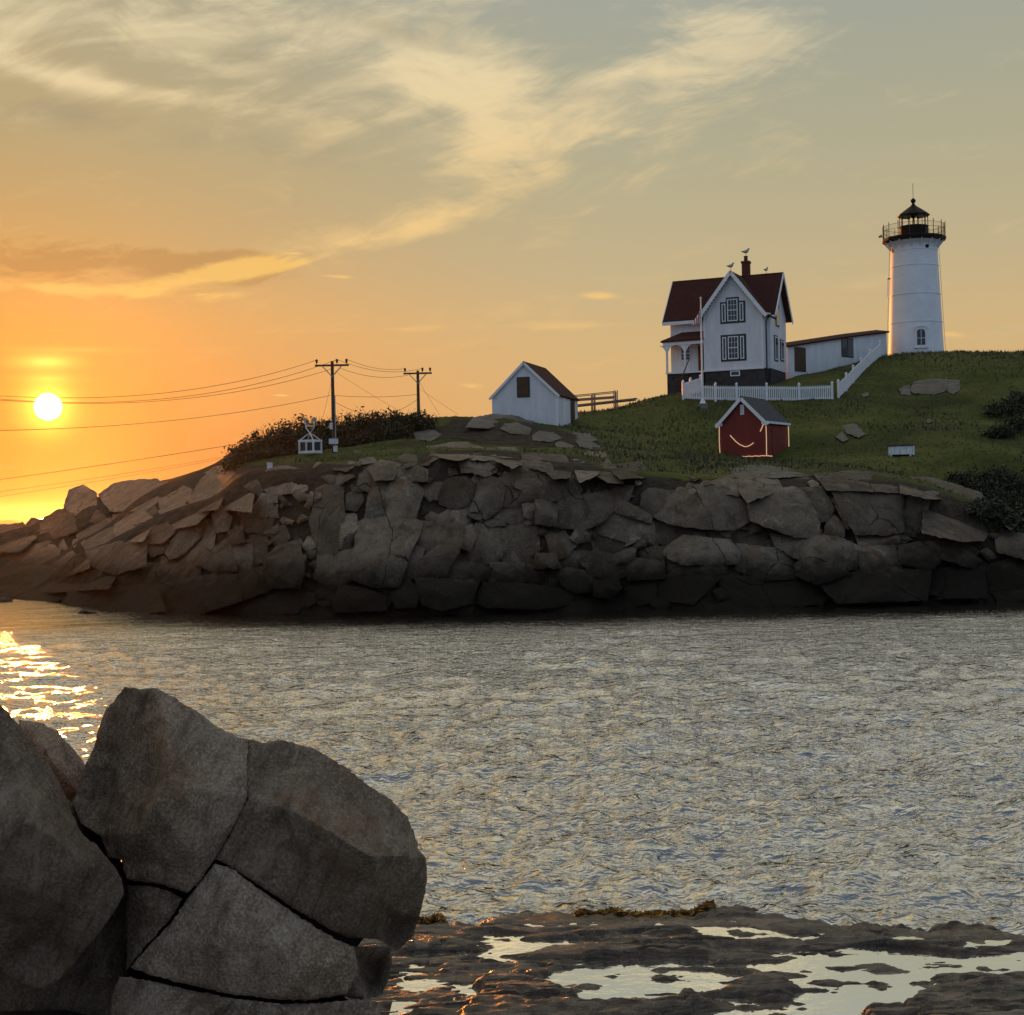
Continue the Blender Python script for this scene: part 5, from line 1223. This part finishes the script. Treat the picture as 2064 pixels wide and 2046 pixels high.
st_ = h / .035; fr_ = st_ - np.floor(st_); h = .035 * (np.floor(st_) + nsmooth(fr_, .55, .95)) * .75 + h * .25      # thin bedding steps
for L, A_ in LIPS:
    g = gp(L); yl = np.interp(wx, g[:, 0], g[:, 1]); on = nsmooth(wx, g[0, 0] - .25, g[0, 0] + .15) * (1 - nsmooth(wx, g[-1, 0] - .15, g[-1, 0] + .25))
    d = wy - yl; h += .55 * A_ * on * np.where(d > 0, nsmooth(d, 0, .035) * np.exp(-d / .55), 0) - .05 * on * np.exp(-((d + .08) / .08) ** 2)
for L, A_ in SLABS:
    sd = poly_dist(pts, gp(L, .2)).reshape(shp); h += .6 * A_ * nsmooth(sd, -.02, .06) * (1 + .5 * fbm(LX * 2, LY * 2, 2, 70))
for L in POOLS:
    sd = poly_dist(pts, gp(L)).reshape(shp); wgt = nsmooth(sd, -.16, .04); h = np.where(sd < -.1, h, h); h = h * (1 - wgt) + wgt * (ZP - .03 + .22 * np.clip(fbm(LX * 2.2, LY * 7.5, 5, 65, .6), -.5, .5))
cr = np.abs(fbm(LX * .45 + .12 * LY + 3, LY * 2.1 - .12 * LX, 4, 71, .6)); wet_ = np.ones(shp)
for L in POOLS: wet_ = np.minimum(wet_, 1 - nsmooth(poly_dist(pts, gp(L)).reshape(shp), -.12, .0))
h -= .07 * wet_ * (1 - nsmooth(cr, .006, .03)); cr = np.abs(fbm(LX * .8 - .2 * LY, LY * 4.5, 4, 72, .6)); h -= .03 * wet_ * (1 - nsmooth(cr, .008, .03))
h += wet_ * .05 * (np.abs(fbm(LX * 1.1, LY * 6.0, 4, 73, .6)) - .1)
ye = np.interp(LX, EDGE[:, 0], EDGE[:, 1]) + fbm(LX * 1.3, LY * .6, 5, 66, .6) * 1.5
h = np.where(LY > ye - .95, np.maximum(h, ZP + .012 * nsmooth(LY - ye, -.95, -.85)), h)
h -= nsmooth(LY - ye, -.7, .9) * .55 + np.clip(LY - ye - .2, 0, 9) * .35
h += fbm(LX * 7, LY * 16, 4, 67, .6) * .028
rise = nsmooth(-LX, .75, 1.25) * nsmooth(-LY, -11.6, -10.4); h += rise * 1.0
ledge = npmesh('rock_ledge', np.stack([LX, LY, h], -1).reshape(-1, 3), gridfaces(len(ly), len(lx)), 'ledge_rock'); ledge['kind'] = 'structure'
near = np.full(shp, -9.)
for L in POOLS: near = np.maximum(near, poly_dist(np.stack([LX.ravel(), LY.ravel()], -1), gp(L)).reshape(shp))
ii = np.arange(0, shp[0] - 3, 3); jj = np.arange(0, shp[1] - 3, 3); gi, gj = np.meshgrid(ii, jj, indexing='ij'); ok = (near[gi, gj] > -9) & (LY[gi, gj] < (ye - .8)[gi, gj]) & (LX[gi, gj] > -1.2); gi, gj = gi[ok], gj[ok]
q = np.stack([gi * shp[1] + gj, gi * shp[1] + gj + 3, (gi + 3) * shp[1] + gj + 3, (gi + 3) * shp[1] + gj], -1); uq, inv = np.unique(q, return_inverse=True)
pool = npmesh('tide_pools', np.stack([LX.ravel()[uq], LY.ravel()[uq], np.full(len(uq), ZP)], -1), inv.reshape(-1, 4), 'pool_water'); pool['kind'] = 'structure'

# rockweed at the ledge's lip
def weed(u0, v0, u1, v1, n, lab, seed):
    r = np.random.default_rng(seed); t_ = r.uniform(0, 1, n); C = []
    for q in t_:
        p = Pz(u0 + (u1 - u0) * q + r.normal(0, 4), v0 + (v1 - v0) * q + r.normal(0, 2.0), .08)
        i = int(np.clip(np.searchsorted(lx, p.x), 0, len(lx) - 1)); j = int(np.clip(np.searchsorted(ly, p.y), 0, len(ly) - 1)); p.z = max(.0, float(h[j, i])) + r.uniform(.0, .06); C.append(p)
    C = np.array([tuple(p) for p in C]); d1 = r.normal(size=(n, 3)) * np.array([1, .6, .5]); d1 /= np.linalg.norm(d1, axis=1)[:, None]; d2 = np.cross(d1, r.normal(size=(n, 3))); d2 /= np.linalg.norm(d2, axis=1)[:, None]; l = r.uniform(.02, .055, (n, 1))
    V = np.stack([C - d1 * l, C + d2 * l * .35, C + d1 * l, C - d2 * l * .35], 1).reshape(-1, 3)
    o = npmesh('rockweed', V, np.arange(4 * n).reshape(-1, 4), 'rockweed', None, smooth=False); o['kind'] = 'stuff'; tag(o, lab, 'seaweed')


weed(1165, 1846, 1290, 1838, 1400, 'brown rockweed fringe on the left part of the ledge lip', 1)
weed(1290, 1838, 1435, 1833, 1500, 'orange brown rockweed fringe on the middle of the ledge lip', 2)
weed(840, 1868, 895, 1862, 700, 'small rockweed clump at the ledge edge beside the big boulder', 3)


# ------------------------------------------------------------------ foreground boulders
def big_rock(name, outline, inner, Y0, parent, depth, gap=2.0, soft=16, step=7.0, seed=1, m='boulder_granite', rim=1.0):
    """outline/inner: (u, v, offset in metres); the facets follow the control points"""
    r = np.random.default_rng(seed)
    ol = np.array([o[:2] for o in outline], float); C = np.array([o for o in outline] + list(inner), float); C[len(outline):, 2] *= 2.0
    pts, tris, _ = patch(inset(ol, gap), step, r, step * .16)
    n = len(ol)
    vo, eo, fo = geometry.delaunay_2d_cdt([Vector(c[:2]) for c in C], [(i, (i + 1) % n) for i in range(n)], [], 1, 1e-4)[:3]
    vo = np.array([tuple(v) for v in vo]); co = np.array([C[np.argmin(np.hypot(*(C[:, :2] - v).T)), 2] for v in vo])
    off = np.zeros(len(pts)); best = np.full(len(pts), -9.)
    for f in fo:
        for k in range(1, len(f) - 1):
            a, b, c = vo[f[0]], vo[f[k]], vo[f[k + 1]]; den = (b[1] - c[1]) * (a[0] - c[0]) + (c[0] - b[0]) * (a[1] - c[1])
            if abs(den) < 1e-6: continue
            l1 = ((b[1] - c[1]) * (pts[:, 0] - c[0]) + (c[0] - b[0]) * (pts[:, 1] - c[1])) / den; l2 = ((c[1] - a[1]) * (pts[:, 0] - c[0]) + (a[0] - c[0]) * (pts[:, 1] - c[1])) / den; l3 = 1 - l1 - l2
            mn = np.minimum(np.minimum(l1, l2), l3); w_ = mn > best; off = np.where(w_, l1 * co[f[0]] + l2 * co[f[k]] + l3 * co[f[k + 1]], off); best = np.maximum(best, mn)
    nb = [[] for _ in pts]                                    # a little smoothing across the creases
    for t_ in tris:
        for i in range(3): nb[t_[i]] += [t_[(i + 1) % 3], t_[(i + 2) % 3]]
    for _ in range(1 if step > 10 else 0): off = np.array([.5 * off[i] + .5 * np.mean(off[nb[i]]) if nb[i] else off[i] for i in range(len(pts))])
    mpp = Y0 / FPX; d = np.maximum(poly_dist(pts, inset(ol, gap)), 0); t_ = np.clip(d / soft, 0, 1); off = off + rim * (1 - np.sqrt(np.maximum(0, 1 - (1 - t_) ** 2))) * soft * mpp
    x, z = pts[:, 0] * mpp, pts[:, 1] * mpp
    rd = np.abs(fbm(x * 2.2 + z, z * 1.3, 4, seed + 5)); off -= fbm(x * 3, z * 3, 4, seed) * .06 + fbm(x * 12, z * 12, 4, seed + 3) * .03 - np.minimum(rd, .08) * .15
    Yf_ = Y0 + off; V = [P(p[0], p[1], y) for p, y in zip(pts, Yf_)]; bd = border(tris); loop = {a: b for a, b in bd}; ring = {}
    c = pts.mean(0); F_ = list(tris); prev = {a: a for a in loop}
    for k, (fr_, sc) in enumerate(((.35, 1.0), (.75, .93), (1.0, .7))):
        cur = {}
        for a in loop: cur[a] = len(V); p = c + (pts[a] - c) * sc; V.append(P(p[0], p[1], Yf_[a] + depth * fr_ + .05 * noise.noise((p[0] * .02, p[1] * .02, k))))
        F_ += [(prev[b], prev[a], cur[a], cur[b]) for a, b in bd if b in cur]; prev = cur
    s0 = next(iter(loop)); lp = [s0]; k = loop[s0]
    while k != s0 and k in loop and len(lp) < len(loop): lp.append(k); k = loop[k]
    if len(lp) == len(loop): F_.append(tuple(prev[a] for a in lp))
    return MB().raw(V, F_).build(name, m, parent, smooth=50)


A_ = thing('fractured_boulder', 'huge cracked granite boulder with a pointed left peak in the foreground', 'boulder', tuple(P(520, 2080, 8.9)))
def keepw(o, root):
    o.parent = root; o.matrix_parent_inverse = __import__('mathutils').Matrix.Translation(-root.location); return o


Y0 = 8.6
pieces = [
 ('rock_piece', [(251,1384,.30),(276,1388,.28),(320,1388,.26),(345,1403,.24),(396,1432,.28),(436,1463,.28),(476,1484,.26),(500,1490,.24),(498,1553,.08),(500,1604,.0),(469,1670,-.02),(433,1732,-.02),(404,1775,-.02),(378,1801,.0),(327,1783,.02),(255,1773,.08),(247,1735,.14),(218,1728,.2),(202,1684,.28),(163,1659,.36),(145,1619,.42),(153,1604,.45),(171,1543,.45),(189,1506,.45),(203,1455,.45),(214,1428,.42),(232,1410,.36)],
  [(318,1405,.12),(330,1440,.04),(334,1495,-.04),(338,1568,-.10),(309,1626,-.10),(287,1677,-.05),(312,1535,.10),(298,1590,.12),(305,1480,.10),(262,1470,.16),(240,1540,.20),(255,1620,.10),(210,1620,.22),(420,1510,.08),(430,1600,-.04),(370,1700,-.07),(340,1745,-.02),(390,1640,-.07)], 21),
 ('rock_piece', [(500,1490,.26),(530,1497,.30),(560,1491,.34),(590,1495,.36),(640,1513,.38),(700,1548,.38),(745,1585,.38),(790,1612,.36),(822,1646,.32),(835,1680,.28),(845,1715,.24),(859,1730,.22),(861,1776,.24),(858,1800,.28),(845,1850,.36),(830,1890,.42),(803,1912,.46),(784,1907,.46),(758,1893,.42),(700,1890,.24),(665,1875,.14),(600,1836,.04),(555,1806,.02),(500,1770,.0),(455,1742,.0),(433,1732,.0),(469,1670,.0),(500,1604,.02),(498,1553,.10)],
  [(540,1618,-.02),(600,1640,-.06),(665,1675,-.10),(715,1710,-.11),(755,1728,-.08),(815,1725,.04),(650,1760,-.02),(760,1785,.02),(775,1830,.10),(795,1868,.28),(600,1560,.10),(700,1630,.06),(560,1700,.0),(760,1660,.10),(540,1545,.12)], 22),
 ('rock_piece', [(433,1740,.0),(470,1752,.0),(520,1790,.0),(570,1825,.01),(620,1858,.03),(680,1895,.06),(713,1907,.1),(722,1950,.14),(706,1990,.14),(700,2004,.12),(640,2015,.02),(560,2015,.0),(470,2005,-.02),(380,1985,-.02),(300,1965,.0),(262,1950,.04),(300,1905,.02),(345,1860,.01),(375,1815,.0),(405,1775,.0)],
  [(450,1800,-.05),(560,1900,-.07),(660,1950,-.02),(400,1900,-.05),(600,1980,-.06)], 23),
 ('rock_piece', [(258,1783,.12),(300,1785,.07),(345,1797,.05),(368,1812,.04),(345,1850,.04),(300,1900,.05),(265,1942,.10),(254,1960,.16),(256,1905,.2),(252,1850,.22)], [(300,1830,.02),(285,1880,.05)], 24),
 ('rock_piece', [(240,1968,.05),(300,1975,.0),(380,1995,-.02),(470,2012,-.03),(560,2022,-.03),(650,2022,-.02),(740,2012,.04),(765,2020,.10),(770,2095,.08),(600,2130,-.1),(400,2140,-.1),(215,2120,.02),(225,2010,.1)], [(400,2060,-.12),(600,2070,-.12),(300,2050,-.06)], 25),
 ('rock_piece', [(690,1905,.34),(784,1910,.42),(790,1935,.42),(783,1975,.42),(770,2005,.40),(740,2016,.36),(680,2008,.32),(690,1950,.3)], [(750,1960,.32)], 26),
]
for nm, ol, inn, sd in pieces: keepw(big_rock(nm, ol, inn, Y0, A_, 1.1, gap=.2 if sd != 26 else 0, soft=4.5, seed=sd, step=6.0), A_)
core = [(280,1420,.5),(400,1470,.5),(600,1540,.6),(760,1650,.6),(800,1800,.6),(740,1880,.55),(690,1960,.45),(700,2060,.4),(300,2060,.4),(275,1900,.45),(275,1800,.4),(200,1640,.6),(220,1500,.6)]
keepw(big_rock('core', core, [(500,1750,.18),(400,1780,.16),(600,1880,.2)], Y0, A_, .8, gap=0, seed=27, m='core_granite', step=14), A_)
Bo = big_rock('boulder', [(-8,1412,.25),(12,1432,.25),(40,1462,.26),(75,1510,.28),(110,1560,.30),(130,1600,.32),(145,1640,.34),(165,1680,.34),(200,1710,.36),(225,1740,.38),(245,1770,.40),(250,1800,.40),(235,1830,.38),(200,1880,.36),(160,1930,.36),(110,1985,.38),(80,1997,.4),(40,1985,.4),(0,1955,.4),(-160,1950,.4),(-260,1800,.3),(-240,1600,.25),(-150,1450,.25)],
 [(20,1560,.0),(60,1660,-.10),(110,1690,.0),(170,1740,.10),(60,1790,-.02),(130,1820,.10),(20,1850,.10),(-80,1600,-.05),(-100,1750,-.1),(80,1900,.22)], 7.9, None, 1.3, gap=0, soft=10, seed=31)
tag(Bo, 'rounded brown granite boulder cut off by the left edge of the picture', 'boulder', 'foreground boulders')
Co = big_rock('boulder', [(38,1450,.1),(75,1455,.12),(110,1470,.14),(140,1500,.16),(165,1530,.16),(174,1545,.16),(185,1620,.16),(150,1680,.1),(90,1640,.1),(40,1560,.1)], [(90,1510,-.04),(120,1560,-.02)], 10.2, None, .8, gap=0, soft=8, seed=32)
tag(Co, 'smaller boulder wedged in the gap between the two big foreground boulders', 'boulder', 'foreground boulders')
Do = big_rock('boulder', [(120,1600,.1),(175,1640,.1),(230,1720,.1),(300,1790,.1),(300,2120,.0),(0,2140,.0),(-60,1900,.05),(60,1700,.1)], [(180,1800,-.05),(120,1950,-.1),(220,1950,-.1)], 9.3, None, .9, gap=0, soft=20, seed=33, step=12)
tag(Do, 'dark shadowed boulder low in the cleft under the cracked foreground boulder', 'boulder', 'foreground boulders')
# bed rock the boulders rest on
bxs = np.arange(-7, 2.0, .06); bys = np.arange(4.5, 11.5, .06); BX, BYm = np.meshgrid(bxs, bys)
bz = 1.30 + fbm(BX * .9, BYm * .9, 4, 91) * .35; bz -= nsmooth(BX, -1.05, -.7) * 1.6 + nsmooth(BYm, 9.6, 11.0) * 1.6
bz = np.where(BYm < 7.6, np.minimum(bz, 1.55 - (7.6 - BYm) * .25), bz)
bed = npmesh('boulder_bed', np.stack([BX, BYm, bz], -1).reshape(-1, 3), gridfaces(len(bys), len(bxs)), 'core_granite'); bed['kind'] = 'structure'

# ------------------------------------------------------------------ haze volume added to imitate orange lens glare near the sun
HAZE = True
if HAZE:
    hz = MB().box(-31000, 31000, -30, 5200, -3.5, 34).build('haze', 'wire'); hz.data.materials.clear()
    hm = bpy.data.materials.new('glare_haze'); hm.use_nodes = True; hm.node_tree.nodes.clear()
    ho = hm.node_tree.nodes.new('ShaderNodeOutputMaterial'); pvn = hm.node_tree.nodes.new('ShaderNodeVolumePrincipled')
    pvn.inputs['Color'].default_value = (0.98, 0.95, 0.92, 1); pvn.inputs['Density'].default_value = 0.00003; pvn.inputs['Anisotropy'].default_value = 0.92
    hm.node_tree.links.new(pvn.outputs[0], ho.inputs['Volume']); hz.data.materials.append(hm)
    hz['kind'] = 'stuff'; tag(hz, 'thin golden haze volume added over water and island to imitate sun glare', 'haze')
